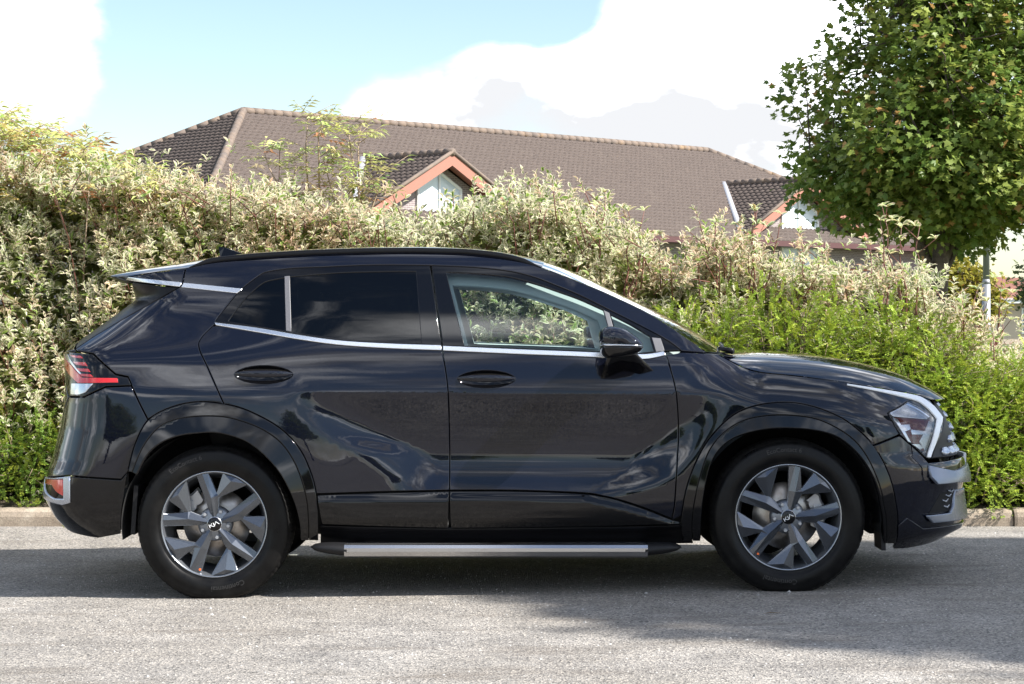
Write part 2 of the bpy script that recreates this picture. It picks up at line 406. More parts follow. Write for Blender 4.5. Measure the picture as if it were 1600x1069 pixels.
def panel(name, poly, m, parent, off=0.0, gap=0.0026, grid=.03, lip=.016, bev=.0028, holes=(), extra=None, mirror=True, uz=False, seg=.028, hole_gap=None):
    """a sheet of the body cut out along an outline; returns (near side, far side) objects"""
    P = np.array(poly, float) if uz else to_uz(poly, off)
    if area2(P) < 0: P = P[::-1]
    P = resample(P, seg); P, _ = shrink(P, gap)
    loops = [P]
    for hpoly in holes:
        Q = np.array(hpoly, float) if uz else to_uz(hpoly, off)
        if area2(Q) > 0: Q = Q[::-1]
        Q = resample(Q, seg); loops.append(Q)
    V = []; Nn = []; faces = []
    inn = []; outs = []
    for Lp in loops:
        i_, o_ = shrink(Lp, bev); inn.append(i_); outs.append(o_)
    mn = P.min(0); mxx = P.max(0)
    gu = np.arange(mn[0] + grid * .5, mxx[0], grid); gz = np.arange(mn[1] + grid * .5, mxx[1], grid)
    G = np.stack(np.meshgrid(gu, gz), -1).reshape(-1, 2)
    if len(G): G[:, 0] += ((np.round((G[:, 1] - mn[1]) / grid) % 2) - .5) * grid * .5
    if extra is not None and len(extra): G = np.concatenate([G, np.array(extra)])
    def near(Gp, Lp, d):
        # points too near the outline are dropped
        res = np.zeros(len(Gp), bool)
        for q in Lp: res |= (np.abs(Gp[:, 0] - q[0]) < d) & (np.abs(Gp[:, 1] - q[1]) < d)
        return res
    if len(G):
        keep = inside(G, inn[0]) & ~near(G, inn[0], grid * .3)
        for q in inn[1:]: keep &= ~inside(G, q) & ~near(G, q, grid * .3)
        G = G[keep]
    pts = []; edges = []
    for Lp in inn:
        b = len(pts); pts += [Vector((float(a), float(c))) for a, c in Lp]; edges += [(b + i, b + (i + 1) % len(Lp)) for i in range(len(Lp))]
    pts += [Vector((float(a), float(c))) for a, c in G]
    ov, oe, of, _, _, _ = delaunay_2d_cdt(pts, edges, [], 0, 1e-7)
    UV = np.array([(v.x, v.y) for v in ov]); tri = np.array([f for f in of if len(f) == 3])
    cen = UV[tri].mean(1); k = inside(cen, inn[0])
    for q in inn[1:]: k &= ~inside(cen, q)
    tri = tri[k]
    p3 = P3(UV[:, 0], UV[:, 1], off); n3 = normals(UV[:, 0], UV[:, 1], off)
    V += list(p3); Nn += list(n3); faces += [tuple(t) if area2(UV[t]) > 0 else tuple(t[::-1]) for t in tri]
    for Lp, ii, oo in zip(loops, inn, outs):
        n = len(Lp); b = len(V)
        pi = P3(ii[:, 0], ii[:, 1], off); ni = normals(ii[:, 0], ii[:, 1], off)
        pl = P3(Lp[:, 0], Lp[:, 1], off); nl = normals(Lp[:, 0], Lp[:, 1], off)
        e = 1e-3; od = P3(Lp[:, 0] + oo[:, 0] * e, Lp[:, 1] + oo[:, 1] * e, off) - pl; od /= np.linalg.norm(od, axis=1, keepdims=True) + 1e-12
        mid = nl + od; mid /= np.linalg.norm(mid, axis=1, keepdims=True) + 1e-12
        V += list(pi); Nn += list(ni); V += list(pl - nl * bev * .7); Nn += list(mid); V += list(pl - nl * lip); Nn += list(od)
        for i in range(n):
            j = (i + 1) % n
            faces.append((b + i, b + n + i, b + n + j, b + j)); faces.append((b + n + i, b + 2 * n + i, b + 2 * n + j, b + n + j))
    return make_pair(name, np.array(V), np.array(Nn), faces, m, parent, mirror)
def make_pair(name, V, Nn, faces, m, parent, mirror=True):
    par = parent if isinstance(parent, (tuple, list)) else (parent, parent)
    res = []
    for side in ((0, 1) if mirror else (0,)):
        sg = np.array([1, -1 if side else 1, 1.0])
        fc = [f[::-1] for f in faces] if side else faces
        me = py_mesh(name, V * sg, fc, m, True)
        if Nn is not None:
            try: me.normals_split_custom_set_from_vertices([tuple(v) for v in Nn * sg])
            except Exception as ex: print('normals', name, ex)
        res.append(link(name, me, par[side]))
    return tuple(res) if mirror else (res[0], res[0])
def span(name, E, Cc, m, parent, p=2.5, ns=28, nt=40, dz=0.0, flip=False):
    """sheet between an edge curve, the same curve on the far side and a centre line"""
    def rs(A, n):
        A = np.array(A, float); d = np.concatenate(([0], np.cumsum(np.linalg.norm(np.diff(A, axis=0), axis=1)))); d /= d[-1]
        t = np.linspace(0, 1, n); B = np.stack([np.interp(t, d, A[:, k]) for k in range(3)], -1)
        for _ in range(4):
            Bn = B.copy(); Bn[1:-1] = .25 * B[:-2] + .5 * B[1:-1] + .25 * B[2:]; B = Bn
        return B
    E = rs(E, nt); Cc = rs(Cc, nt); s = np.sin(np.linspace(-1, 1, ns) * math.pi / 2)
    V = np.zeros((nt, ns, 3)); k = 1 - np.abs(s) ** p
    for i in range(nt):
        V[i, :, 0] = E[i, 0] + (Cc[i, 0] - E[i, 0]) * k; V[i, :, 2] = E[i, 2] + (Cc[i, 2] - E[i, 2]) * k + dz; V[i, :, 1] = -E[i, 1] * s * -1.0 * -1.0
    V[:, :, 1] = E[:, 1][:, None] * (-s)[None, :]
    fc = []
    for i in range(nt - 1):
        for j in range(ns - 1):
            q = (i * ns + j, (i + 1) * ns + j, (i + 1) * ns + j + 1, i * ns + j + 1); fc.append(q[::-1] if flip else q)
    return link(name, py_mesh(name, V.reshape(-1, 3), fc, m, True), parent)
def on_surf(pts, off=0.0):
    uz = PX(pts); return P3(uz[:, 0], uz[:, 1], off)
def at_depth(pts, D): return np.array([((a - 800) / F * D, D - CAMD, HC - (b - HY) / F * D) for a, b in pts])

car = empty('car', (0, 0, 0))
tag(car, 'glossy black five-door SUV parked side-on on the asphalt before the shrubs', 'car')

# ---- lines traced on the body
belt_top_r = C([(335, 503.5), (400, 511.5), (470, 523.5), (534, 532), (610, 536.5), (689, 539)])
belt_bot_r = C([(337, 507.5), (400, 518.3), (470, 530.5), (534, 539), (610, 544), (690, 547)])
belt_top_f = C([(692, 540), (800, 545), (900, 549), (960, 551.5), (1000, 553), (1018, 552), (1037, 548.5)])
belt_bot_f = C([(692.5, 547.5), (800, 552.5), (900, 556.5), (960, 559.5), (1000, 561), (1018, 559.5), (1040.5, 554.5)])
door_mid_low = C([(691, 547), (700, 610), (702.5, 694), (702.3, 766)], 4)
door_rear = C([(336, 506), (314, 528), (311, 544), (325, 575.6), (347, 625.6), (351, 633)], 5)
door_front = C([(1040.6, 554), (1056, 610), (1060, 672), (1058.5, 710), (1054.7, 782), (1050, 811)], 4)
door_bot_f = C([(702.3, 766), (800, 766), (909, 770), (940, 774.5), (972, 782.5), (1010, 795), (1050, 811)], 4)
frame_top_r = C([(334, 504), (353, 480), (375, 454), (403, 432), (419, 424.5), (456, 419.4), (500, 417.5), (587, 414), (672, 414.7)], 4)
frame_top_f = C([(674, 414.8), (744, 418), (800, 424.5), (837, 434), (862, 443.5), (900, 459), (947, 482), (1033, 526), (1064, 547)], 4)
wscreen_edge = C([(1103, 549.5), (1028, 497.5), (956, 461.6), (900, 438), (847, 418)], 4)
roof_edge = C([(847, 418), (806, 407.5), (728, 398.5), (650, 396), (572, 397), (480, 400), (400, 405), (335, 410), (290, 419)], 4)
arch_r_out = C([(200, 737), (211, 695), (231, 657), (269, 636), (312, 628), (353, 632), (390, 643), (437, 669), (469, 703), (487, 743), (494, 772)], 4)
arch_f_out = C([(1064, 814), (1072, 767), (1086, 726), (1100, 698), (1119, 673), (1147, 648), (1181, 634), (1225, 628.5), (1262, 633), (1300, 646), (1331, 664), (1366, 698),
                (1390, 745), (1401, 792), (1403, 812)], 4)
bonnet_edge = C([(1122, 553), (1159, 572.5), (1187.5, 581), (1237.5, 586), (1300, 593.5), (1325, 597.5), (1385, 607.5), (1432, 616), (1452, 624)], 4)
def part_of(line, a, b):
    """the stretch of a traced line between two x positions"""
    q = [p for p in line if min(a, b) <= p[0] <= max(a, b)]
    return q if (q[0][0] < q[-1][0]) == (a < b) else q[::-1]
crease_pts = []
for xx in np.arange(-1.05, .93, .02):
    for dz in (-.016, -.006, -.0015, .0015, .006, .016): crease_pts.append((xx, float(zcrease(xx)) + dz))
lowcrease = [(xx, z_) for xx in np.arange(-.8, .7, .02) for z_ in (.47, .484, .50)]
extra_pts = crease_pts
def ell(cx, cy, a, b, top=1.0, n=22):
    return [(cx + a * math.cos(t) * (1), cy - (b * top if math.sin(t) > 0 else b) * abs(math.sin(t)) ** 1.15 * (1 if math.sin(t) > 0 else -1)) for t in np.linspace(0, 2 * math.pi, n, endpoint=False)]
hole_r = ell(412, 585.5, 46, 14.5); hole_f = ell(760, 592.5, 46, 14.0)

# ---- doors
rd_poly = belt_bot_r[1:] + door_mid_low[1:] + C([(702, 766), (600, 768.5), (494, 772)], 5)[1:] + [p for p in arch_r_out[::-1] if p[0] > 352][1:] + door_rear[::-1][:-1]
rear_door = panel('rear_door', rd_poly, paint, car, extra=extra_pts, holes=[hole_r])
fd_poly = belt_bot_f + door_front[1:] + door_bot_f[::-1][1:] + door_mid_low[::-1][1:-1]
front_door = panel('front_door', fd_poly, paint, car, extra=extra_pts, holes=[hole_f])
for dr, (cx, cy) in ((rear_door, (412, 585.5)), (front_door, (760, 592.5))):
    q = PX([(cx, cy)])[0]
    # the scooped pocket behind the handle
    dish = lambda x, z, q=q: -0.004 - 0.038 * np.clip(1 - ((x - q[0]) / .138) ** 2 - ((z - q[1]) / .046) ** 2, 0, 1) ** .6
    panel('handle_pocket', ell(cx, cy, 46.6, 14.8), gloss, dr, off=dish, gap=0, bev=.001, lip=.004, grid=.008, seg=.012)
    n = 44; Vh = []; Nf = []
    c3 = P3(q[0:1], q[1:2], 0.0)[0]; nn = frame_at(q[0:1], q[1:2])[0]
    for i in range(n + 1):
        t = -1 + 2 * i / n; xw = .137 * t
        half = .0150 * (1 - abs(t) ** 2.4) ** .6 + .0012; base = P3(np.array([q[0] + xw]), np.array([q[1] + .004]), 0.0)[0]
        bow = .027 * (1 - abs(t) ** 3.0) + .001
        for k in range(12):
            a = 2 * math.pi * k / 12; ca, sa = math.cos(a), math.sin(a)
            Vh.append(base + np.array([0, -1, 0]) * (bow + .0075 * np.sign(ca) * abs(ca) ** .7 * (1 - abs(t) ** 6)) + np.array([0, 0, 1]) * half * np.sign(sa) * abs(sa) ** .8)
    for i in range(n):
        for k in range(12):
            Nf.append((i * 12 + k, (i + 1) * 12 + k, (i + 1) * 12 + (k + 1) % 12, i * 12 + (k + 1) % 12))
    make_pair('door_handle', np.array(Vh), None, Nf, paint, dr)

# ---- bright belt line strips
panel('chrome_strip', belt_top_r + belt_bot_r[::-1], chrome, rear_door, off=.004, gap=.0006, bev=.0022, lip=.012, grid=.02)
panel('chrome_strip', belt_top_f + belt_bot_f[::-1], chrome, front_door, off=.004, gap=.0006, bev=.0022, lip=.012, grid=.02)

# ---- window surrounds and glass
g_quarter = C([(356.5, 502), (380, 470), (409, 443.5), (428, 437), (444.5, 434)], 4) + [(447, 516.8)]
g_rear = C([(452, 432.5), (525, 426.5), (600, 424.3), (650, 424)], 4) + [(658.5, 536)] + C([(658.5, 536), (600, 533.5), (534, 529), (490, 523.5), (454.5, 518)], 4)[1:]
g_front = C([(697, 425), (735, 426.5), (775, 430), (800, 433.5), (837, 443), (872, 455), (905, 467), (943, 484)], 4) + [(962, 550)] + C([(962, 550), (900, 547), (800, 543), (725.5, 540)], 4)[1:]
g_tri = [(954.5, 491), (985, 506.5), (1015.5, 525), (1022, 548.5), (1000, 551), (972, 550.5)]
trim_r = panel('window_surround', frame_top_r + [(690, 539)] + belt_top_r[::-1][1:], gloss, rear_door, off=-.004, holes=[g_quarter, g_rear], gap=.0012, grid=.03)
trim_f = panel('window_surround', frame_top_f + belt_top_f[::-1], gloss, front_door, off=-.004, holes=[g_front, g_tri], gap=.0012, grid=.03)
panel('quarter_glass', g_quarter, glass_dark, rear_door, off=-.009, gap=-.003, bev=.001, lip=.003)
panel('door_glass', g_rear, glass_dark, rear_door, off=-.009, gap=-.003, bev=.001, lip=.003)
panel('door_glass', g_front, glass_front, front_door, off=-.009, gap=-.003, bev=.001, lip=.003)
panel('quarter_glass', g_tri, glass_front, front_door, off=-.009, gap=-.003, bev=.001, lip=.003)
panel('divider_bar', [(444.5, 431.5), (452.5, 431), (455, 517.6), (446.8, 516.5)], greybar, rear_door, off=.0, gap=0, bev=.002, lip=.01)
panel('divider_bar', [(943.5, 484.5), (952, 489), (969, 551), (961.5, 551)], greybar, front_door, off=.0, gap=0, bev=.002, lip=.01)
panel('mirror_sail', [(1018.5, 527), (1032.5, 528.5), (1038.5, 547.5), (1025, 550)], greybar, front_door, off=.0, gap=.0005, bev=.002, lip=.01)
# light grey trim inside the doors, round the window openings
def grow(poly, d):
    Q = to_uz(poly)
    if area2(Q) < 0: Q = Q[::-1]
    Q = resample(Q, .03); return shrink(Q, -d)[0]
for trim, outl, hs in ((rear_door, frame_top_r + [(690, 539)] + belt_top_r[::-1][1:], [g_rear]), (front_door, frame_top_f[:-3] + belt_top_f[::-1][2:], [g_front])):
    O = grow(outl, .05); panel('inner_trim', O, trimgrey, trim, off=-.075, uz=True, holes=[shrink(resample(np.array(grow(h, .0)), .03), .022)[0] for h in hs], lip=.02, grid=.04, bev=.006)

# ---- cladding under the doors, sill
clad_off = lambda x, z: 0.002 + 0.020 * ss(0.0, 1.0, (0.4745 - z) / .045) - .012 * ss(.36, .30, z)
panel('door_cladding', C([(495, 773.2), (600, 770), (702, 767.3)], 5) + C([(701, 826), (600, 823.5), (503, 820)], 5) + [(499, 800)], gloss, rear_door, off=clad_off, grid=.012, gap=.002)
cf_off = lambda x, z: 0.002 + 0.020 * ss(0.0, 1.0, (np.interp(x, [0, .33, .52, .63, .75], [.4745, .469, .43, .40, .352]) - z) / .04) - .012 * ss(.36, .30, z)
panel('door_cladding', [(p[0], p[1] + 1.3) for p in door_bot_f] + [(1062, 815), (1062, 820)] + C([(1062, 820), (880, 824), (704, 826)], 5)[1:], gloss, front_door, off=cf_off, grid=.012, gap=.002)
sill = panel('sill', C([(500, 821), (600, 824.5), (702, 827), (880, 825), (1064, 820.5)], 5) + [(1084, 850), (900, 853), (700, 853), (500, 850)], satin, car, off=lambda x, z: -.012 - .02 * ss(.31, .25, z), grid=.02)

# ---- body side, wing, quarter
side_poly = [(1065, 548.5), (1098, 550.5)] + wscreen_edge + roof_edge[1:] + [(285.5, 442), (281, 448)] + C([(281, 448), (250, 466), (200, 494), (150, 523.5)], 4)[1:] + [(117, 546.5), (145.4, 552)] + \
    [(180.5, 584.5), (200, 588.5), (205.5, 601)] + C([(205.5, 602), (217, 628), (231, 655.5)], 4) + part_of(arch_r_out, 233, 350) + door_rear[::-1] + frame_top_r[1:] + frame_top_f[1:-1]
body_side = panel('body_side', side_poly, paint, car, grid=.028)
wing_poly = [(1042.5, 554.5), (1065, 550), (1098, 551.5)] + part_of(bonnet_edge, 1122, 1330) + C([(1330, 601), (1385, 613), (1426, 624.5)], 4) + [(1417.5, 627.5), (1387, 645.5), (1406, 679), (1362, 697)] + \
    [p for p in arch_f_out[::-1] if p[0] < 1362 and p[1] < 813] + [(1051.5, 813)] + door_front[::-1]
wing = panel('wing', wing_poly, paint, car, extra=[p for p in crease_pts if p[0] > .75], grid=.026)
qs = panel('pillar_strip', [(286.6, 441.5), (379, 450.8), (370, 457.8), (283.5, 448.4)], chrome, body_side, off=.003, gap=.0003, bev=.002, lip=.008)

# ---- tailgate, spoiler, rear bumper
tg_side = panel('tailgate_pillar', [(280, 448.6), (205.5, 441.5), (207, 450), (209.5, 461)] + C([(209, 461), (165, 493), (120, 527.5)], 4)[1:] + [(118, 546), (149, 524.5)] + C([(150, 524.3), (200, 494.8), (250, 466.8), (280, 448.6)], 4)[1:-1], satin, car, off=-.004)
sp_side = panel('spoiler', [(289, 420), (240, 425.5), (205, 432), (190, 434), (198, 437.8), (280.5, 447.8), (284.5, 442)], paint, car)
panel('spoiler_strip', [(200, 432.8), (284, 441), (280.5, 447.6), (196, 437.6)], chrome, sp_side, off=.004, gap=.0003, bev=.002, lip=.008)
E = on_surf([(290, 418.5), (255, 423), (225, 427.5), (203, 431.5), (189, 433.8)]); Cc = at_depth([(280, 414), (245, 418.5), (215, 423), (192, 427.5), (176, 431)], CAMD)
span('spoiler_top', E, Cc, paint, car, p=3)
E2 = on_surf([(189, 434.2), (197, 438), (206, 442)]); C2 = at_depth([(176, 431.5), (186, 437), (200, 443)], CAMD)
span('spoiler_underside', E2, C2, satin, car, p=3, nt=8)
rw = [('u', Umin(1.19), 1.19), ('u', Umin(1.41), 1.41)]
panel('rear_window', [(207, 463), (165, 494.5), (121, 527)] + rw, glass_dark, car, off=-.006, grid=.04)
panel('tailgate', [(116, 548)] + [(120, 529)] + [('u', Umin(1.18), 1.18), ('u', Umin(.72), .72)] + [(66, 712), (73.5, 695), (82.5, 676), (106, 621), (100, 600), (90, 575), (84.5, 549)], paint, car, grid=.03, off=-.003)
lampo = [(86, 549), (106, 548.5), (145.4, 553.7), (180.5, 586), (200, 590), (205, 602), (165, 603.6), (131.4, 619.6), (107.5, 619), (103, 604), (95, 582)]
tail = panel('tail_light', lampo, gloss, car, off=.001, gap=.001, grid=.02)
panel('red_bar', [(86.5, 551), (97.5, 551), (111, 571), (128, 590), (183, 591), (184.5, 597.5), (121, 598.5), (113, 591), (98, 573)], redlens, tail, off=.0045, gap=0, bev=.0015, lip=.006, grid=.02)
for (a, b) in (((108, 554.5), (127, 559)), ((114, 565), (134, 571)), ((118, 575), (139, 580.5)), ((122, 583.5), (143, 588.5))):
    panel('red_bar', [(a[0], a[1]), (b[0] - 2, a[1] + 1.5), (b[0] + 2, b[1] + .8), (a[0] + 5, b[1] - .8)], redlens, tail, off=.004, gap=0, bev=.001, lip=.005, grid=.02)
panel('reversing_lens', [(99.5, 553), (105.5, 553.5), (127, 584), (127.5, 588), (119, 579), (110, 568)], clearlens, tail, off=.0035, gap=0, bev=.001, lip=.005, grid=.02)
panel('indicator_lens', [(111, 599), (145, 599.5), (133, 613), (124, 616.5), (110, 616.5)], clearlens, tail, off=.0045, gap=0, bev=.001, lip=.005, grid=.02)
qb = panel('rear_bumper', [(107.5, 620.6), (131.4, 620.8), (165, 605), (205, 603.2)] + C([(205, 603.5), (217, 629), (230.5, 656)], 4)[1:] + [p for p in arch_r_out[::-1] if p[0] < 230] + [(189, 749), (108, 743), (62, 735), (66, 716), (74, 696), (83, 676.5)], paint, car, grid=.025)
lb = panel('lower_bumper', [(61, 736), (108, 744), (189, 750), (199, 738), (194, 771), (189.5, 800), (189, 835)] + [('u', -1.95, .25), ('u', -2.15, .265), ('u', Umin(.30), .30), ('u', Umin(.72), .72)], gloss, car, grid=.03, off=.001)
fogo = [(60, 738.5), (107.5, 744.5), (107.8, 786), (97, 790), (68, 779), (61.5, 755)]
fogi = [(63.5, 743.5), (97.8, 748.5), (98.2, 779.5), (84, 779), (71, 770), (65.5, 755)]
panel('fog_lamp_frame', fogo, silver, lb, off=.010, holes=[fogi], gap=0, bev=.004, lip=.014, grid=.02)
panel('reflector_recess', fogi, gloss, lb, off=.003, gap=-.003, bev=.001, lip=.002, grid=.02)
panel('red_reflector', [(64, 744), (97.5, 749.5), (98, 775), (87, 768), (80, 757.5), (64.5, 752)], redlens, lb, off=.0065, gap=0, bev=.002, lip=.005, grid=.02)

# ---- front bumper, grille, lamps
fb = panel('front_bumper', [(1357, 699.5), (1406, 680.5), (1437, 707), (1451, 723)] + [('u', Umax(.615) - .28, .615), ('u', Umax(.61), .61), ('u', Umax(.235), .235), ('u', 2.1, .215), ('u', 1.95, .20)] + [(1401, 851)] + [p for p in arch_f_out[::-1] if p[0] > 1366], paint, car, grid=.028)
panel('lower_lip', [(1418, 810), (1443, 826.5), (1480, 822)] + [('u', Umax(.285), .285), ('u', Umax(.235), .235), ('u', 2.1, .21), ('u', 1.9, .197), ('u', 1.82, .20), (1404, 822)], paint, fb, off=.009, gap=0, grid=.03)
panel('bumper_blade', [(1451.5, 727), (1472, 731.5), (1492, 735.5)] + [('u', Umax(.575), .575), ('u', Umax(.485), .485)] + [(1497, 754), (1467, 757), (1456.5, 745)], bumpsky, fb, off=lambda x, z: .004 + .26 * np.clip(.60 - z, 0, .16), gap=0, grid=.02)  # ledge of the black bumper, sky reflection painted on as blue-grey
panel('intake_recess', [(1451, 803), (1470, 771), (1492, 764.5), (1489, 786), (1484, 799)], darkvoid, fb, off=.003, gap=0, bev=.003, grid=.02)
panel('skid_trim', [(1449.5, 806), (1486, 801.5), (1491, 790), (1494, 766)] + [('u', Umax(.44), .44), ('u', Umax(.31), .31)] + [(1494, 814), (1459, 817.5)], bumpsky, fb, off=lambda x, z: .010 + .15 * np.clip(.45 - z, 0, .16), gap=0, bev=.004, grid=.02)
for (a, b) in ((1474, 783), (1479, 775), (1476, 792), (1483, 768)):
    panel('intake_mesh', [(a, b), (a + 5, b + 2), (a + 8, b - 2), (a + 8, b - 4), (a + 5, b - .5), (a, b - 2)], silver, fb, off=.008, gap=0, bev=.001, lip=.005, grid=.03)
hl_out = C([(1330, 600), (1385, 608.5), (1432, 617), (1452, 625)], 4) + [(1459, 634), (1474, 652), (1453.5, 717), (1445, 713.5), (1406.5, 679.5), (1387.5, 645.5), (1418, 627)] + C([(1418, 627), (1385, 612.5), (1330, 601.8)], 4)[1:-1]
hl = panel('headlight', hl_out, gloss, car, off=-.002, gap=.0008, grid=.02)
panel('upper_reflector', [(1391, 645), (1418.5, 629.5), (1438, 640), (1453, 651), (1448, 655), (1396, 650.5)], clearlens, hl, off=.002, gap=0, bev=.0015, lip=.006, grid=.02)
panel('projector_lamp', [(1397, 652), (1448, 656), (1452, 655), (1456, 660), (1444, 705), (1438, 703), (1411, 680)], darkred, hl, off=.0015, gap=0, bev=.0015, lip=.006, grid=.02)
for q in ([(1404, 664), (1422, 663), (1423, 671), (1411, 676)], [(1424, 671), (1446, 674), (1450, 679), (1425, 679)], [(1426, 694), (1437, 694), (1443, 700), (1438, 703)], [(1395, 652), (1403, 655), (1424, 692), (1419, 690)], [(1452, 657), (1456.5, 661), (1445, 704), (1443, 700), (1437, 690)]):
    panel('lamp_fin', q, clearlens, hl, off=.006, gap=0, bev=.001, lip=.008, grid=.02)
panel('lamp_cover', [(1388.5, 645.5), (1418.5, 627.8), (1440, 638), (1458, 651), (1461, 663), (1445.5, 711.5), (1406.8, 678.8)], glass_lens, hl, off=.011, gap=0, bev=.002, lip=.004, grid=.02)
drl = C([(1324, 599.3), (1385, 608.8), (1432, 617.3), (1446, 623.5)], 4) + [(1460.5, 634.5), (1474, 652), (1470, 668), (1455, 714.5), (1449.5, 713.5), (1461.5, 672), (1465, 654), (1452, 638.5)] + C([(1440, 628.5), (1428, 623.5), (1385, 612.8), (1324, 600.6)], 4)
panel('daytime_strip', drl, whitep, hl, off=.006, gap=0, bev=.0015, lip=.008, grid=.02)
grl = panel('grille', [(1475, 654), (1468, 680), (1456, 716)] + [('u', Umax(.63) - .3, .63), ('u', Umax(.625), .625), ('u', Umax(.905), .905), ('u', Umax(.89) - .25, .89)] + [(1460, 632)], dplast, car, off=-.012, grid=.03)
for i in range(5):
    for j in range(12):
        zz = .655 + .052 * i; uu = Umax(zz) - .04 - .075 * j - (.037 if i % 2 else 0)
        if uu < Umax(zz) - .44 + .10 * i: continue
        hx = [(uu + .034 * math.cos(t), zz + .022 * math.sin(t)) for t in np.linspace(0, 2 * math.pi, 6, endpoint=False)]
        panel('grille_cell', hx, silver, grl, uz=True, off=lambda x, z, zz=zz: .004 + .25 * np.clip(zz - z, -.02, .02), gap=.003, bev=.002, lip=.02, grid=.05)
nb = MB(); nb.box((2.256, 0, .56), (.006, .26, .056)); nb.build('number_plate', plate_m, car)

# ---- bonnet, windscreen, roof
Eb = on_surf(bonnet_edge); Cb = at_depth(C([(1130, 549.5), (1165, 547), (1256, 552.5), (1319, 561.5), (1381, 577), (1412, 590.5), (1444, 606.5), (1464, 620)], 4), CAMD)
bonnet = span('bonnet', Eb, Cb, paint, car, p=3.4, ns=44, nt=60)
Ew = on_surf(wscreen_edge); Cw = at_depth(C([(1130, 549), (1075, 513.5), (1019, 485), (956, 454.5), (894, 425), (850, 409)], 4), CAMD)
span('windscreen', Ew, Cw, glass_front, car, p=2.2)
Er = on_surf(roof_edge); Cr = at_depth(C([(850, 409), (780, 393.5), (700, 387.6), (640, 387), (572, 387.6), (480, 391), (400, 396), (343, 403), (280, 414)], 4), CAMD)
roof = span('roof', Er, Cr, paint, car, p=2.6, nt=60)
span('headliner', Er * np.array([1, .96, 1]), Cr, trimgrey, car, p=2.6, dz=-.055)
cw = [Ew[0] + np.array([-.02, .02, -.005]), Ew[0] + np.array([.12, .04, -.025])]; cc_ = [Cw[0] + np.array([-.03, 0, -.01]), Cw[0] + np.array([.1, 0, -.02])]
span('cowl', cw, cc_, dplast, car, p=2.2, nt=4)
wp = MB(); wp.tube([(1.0, -.62, 1.142), (1.03, -.45, 1.15), (1.05, -.1, 1.158)], .008, 6); wp.tube([(1.06, -.66, 1.128), (1.0, -.62, 1.142)], [.016, .010], 6); wp.build('wiper', satin, car, True)
# roof rails on both sides
rail_t = on_surf([(296, 416.8), (312, 411.5), (335, 405.5), (400, 399.5), (480, 394.5), (572, 391.5), (650, 390.8), (728, 392.6), (780, 398), (810, 404.5), (846, 417.2)])
for sgn in (1, -1):
    m_ = MB(); n = len(rail_t); t = np.linspace(0, 1, 60); d = np.concatenate(([0], np.cumsum(np.linalg.norm(np.diff(rail_t, axis=0), axis=1)))); d /= d[-1]
    q = np.stack([np.interp(t, d, rail_t[:, k]) for k in range(3)], -1)
    for _ in range(3): q[1:-1] = .25 * q[:-2] + .5 * q[1:-1] + .25 * q[2:]
    hh = .017 * np.clip(np.minimum(t, 1 - t) / .05, .12, 1) ** .7; q[:, 1] = (q[:, 1] + .012)
    Vv = []; Ff = []
    for i in range(60):
        for k in range(10):
            a = 2 * math.pi * k / 10; ca, sa = math.cos(a), math.sin(a)
            Vv.append((q[i, 0], sgn * (q[i, 1] + .016 * np.sign(ca) * abs(ca) ** .6), q[i, 2] - .004 + hh[i] * np.sign(sa) * abs(sa) ** .6))
    for i in range(59):
        for k in range(10):
            f = (i * 10 + k, i * 10 + (k + 1) % 10, (i + 1) * 10 + (k + 1) % 10, (i + 1) * 10 + k); Ff.append(f if sgn > 0 else f[::-1])
    m_.add(Vv, Ff); m_.build('roof_rail', satin, car, True)
# shark fin aerial
fx = [((px - 800) / F * CAMD, HC - (py - HY) / F * CAMD) for px, py in ((342, 385.5), (351, 387), (364, 391), (380, 396.5), (386, 403), (345.5, 403), (344, 394))]
m_ = MB(); Vv = [(a, -.022 * (1.6 - b) / .03 * 0 - (.010 if b > 1.625 else .030), b) for a, b in fx] + [(a, (.010 if b > 1.625 else .030), b) for a, b in fx]; k = len(fx)
m_.add(Vv, [tuple(range(k)), tuple(range(2 * k - 1, k - 1, -1))] + [(i, i + k, (i + 1) % k + k, (i + 1) % k) for i in range(k)]); m_.build('aerial_fin', gloss, car)

# ---- wheel arch trims in two steps, arch liners
def arch(cx, cz, outer, gapl, inner, r0, r1):
    offA = lambda x, z: .003 + .26 * np.clip(r0 - np.hypot(x - cx, z - cz), 0, .2)
    base = .003 + .26 * (r0 - r1)
    offB = lambda x, z: base - .003 + .22 * np.clip(r1 - np.hypot(x - cx, z - cz), -.01, .12)
    A = panel('wheel_arch_trim', outer + gapl[::-1], gloss, car, off=offA, gap=.0012, grid=.016, seg=.02)
    panel('arch_lip', gapl + inner[::-1], gloss, A, off=offB, gap=.0012, grid=.014, seg=.02, lip=.03)
gap_r = C([(206, 738), (221, 702), (241, 674), (262, 659.5), (292, 652), (331, 650), (364, 654), (406, 669), (439, 692), (463, 728), (478, 774), (482, 806), (483, 845)], 4)
in_r = C([(213, 742), (228, 713), (248, 694), (275, 682), (306, 677), (344, 677), (390, 693), (431, 731), (456, 775), (468, 815), (470, 845)], 4)
arch(WRX, WRZ, arch_r_out + [(497, 800), (498, 845)], gap_r, in_r, .574, .508)
gap_f = C([(1082, 846), (1081, 814), (1088, 768), (1100, 724), (1112, 698), (1131, 676), (1162, 657), (1203, 649), (1250, 650), (1287, 658.5), (1328, 682), (1354, 712), (1374, 756), (1384, 800), (1386, 820), (1386, 850)], 4)
in_f = C([(1094, 846), (1096, 800), (1104, 748), (1118, 710), (1147, 684), (1194, 671), (1240, 669), (1287, 675), (1319, 689), (1350, 720), (1371, 760), (1380, 803), (1381.5, 820), (1381.5, 850)], 4)
arch(WFX, WFZ, [(1064, 846)] + arch_f_out + [(1402, 830), (1400, 850)], gap_f, in_f, .552, .490)
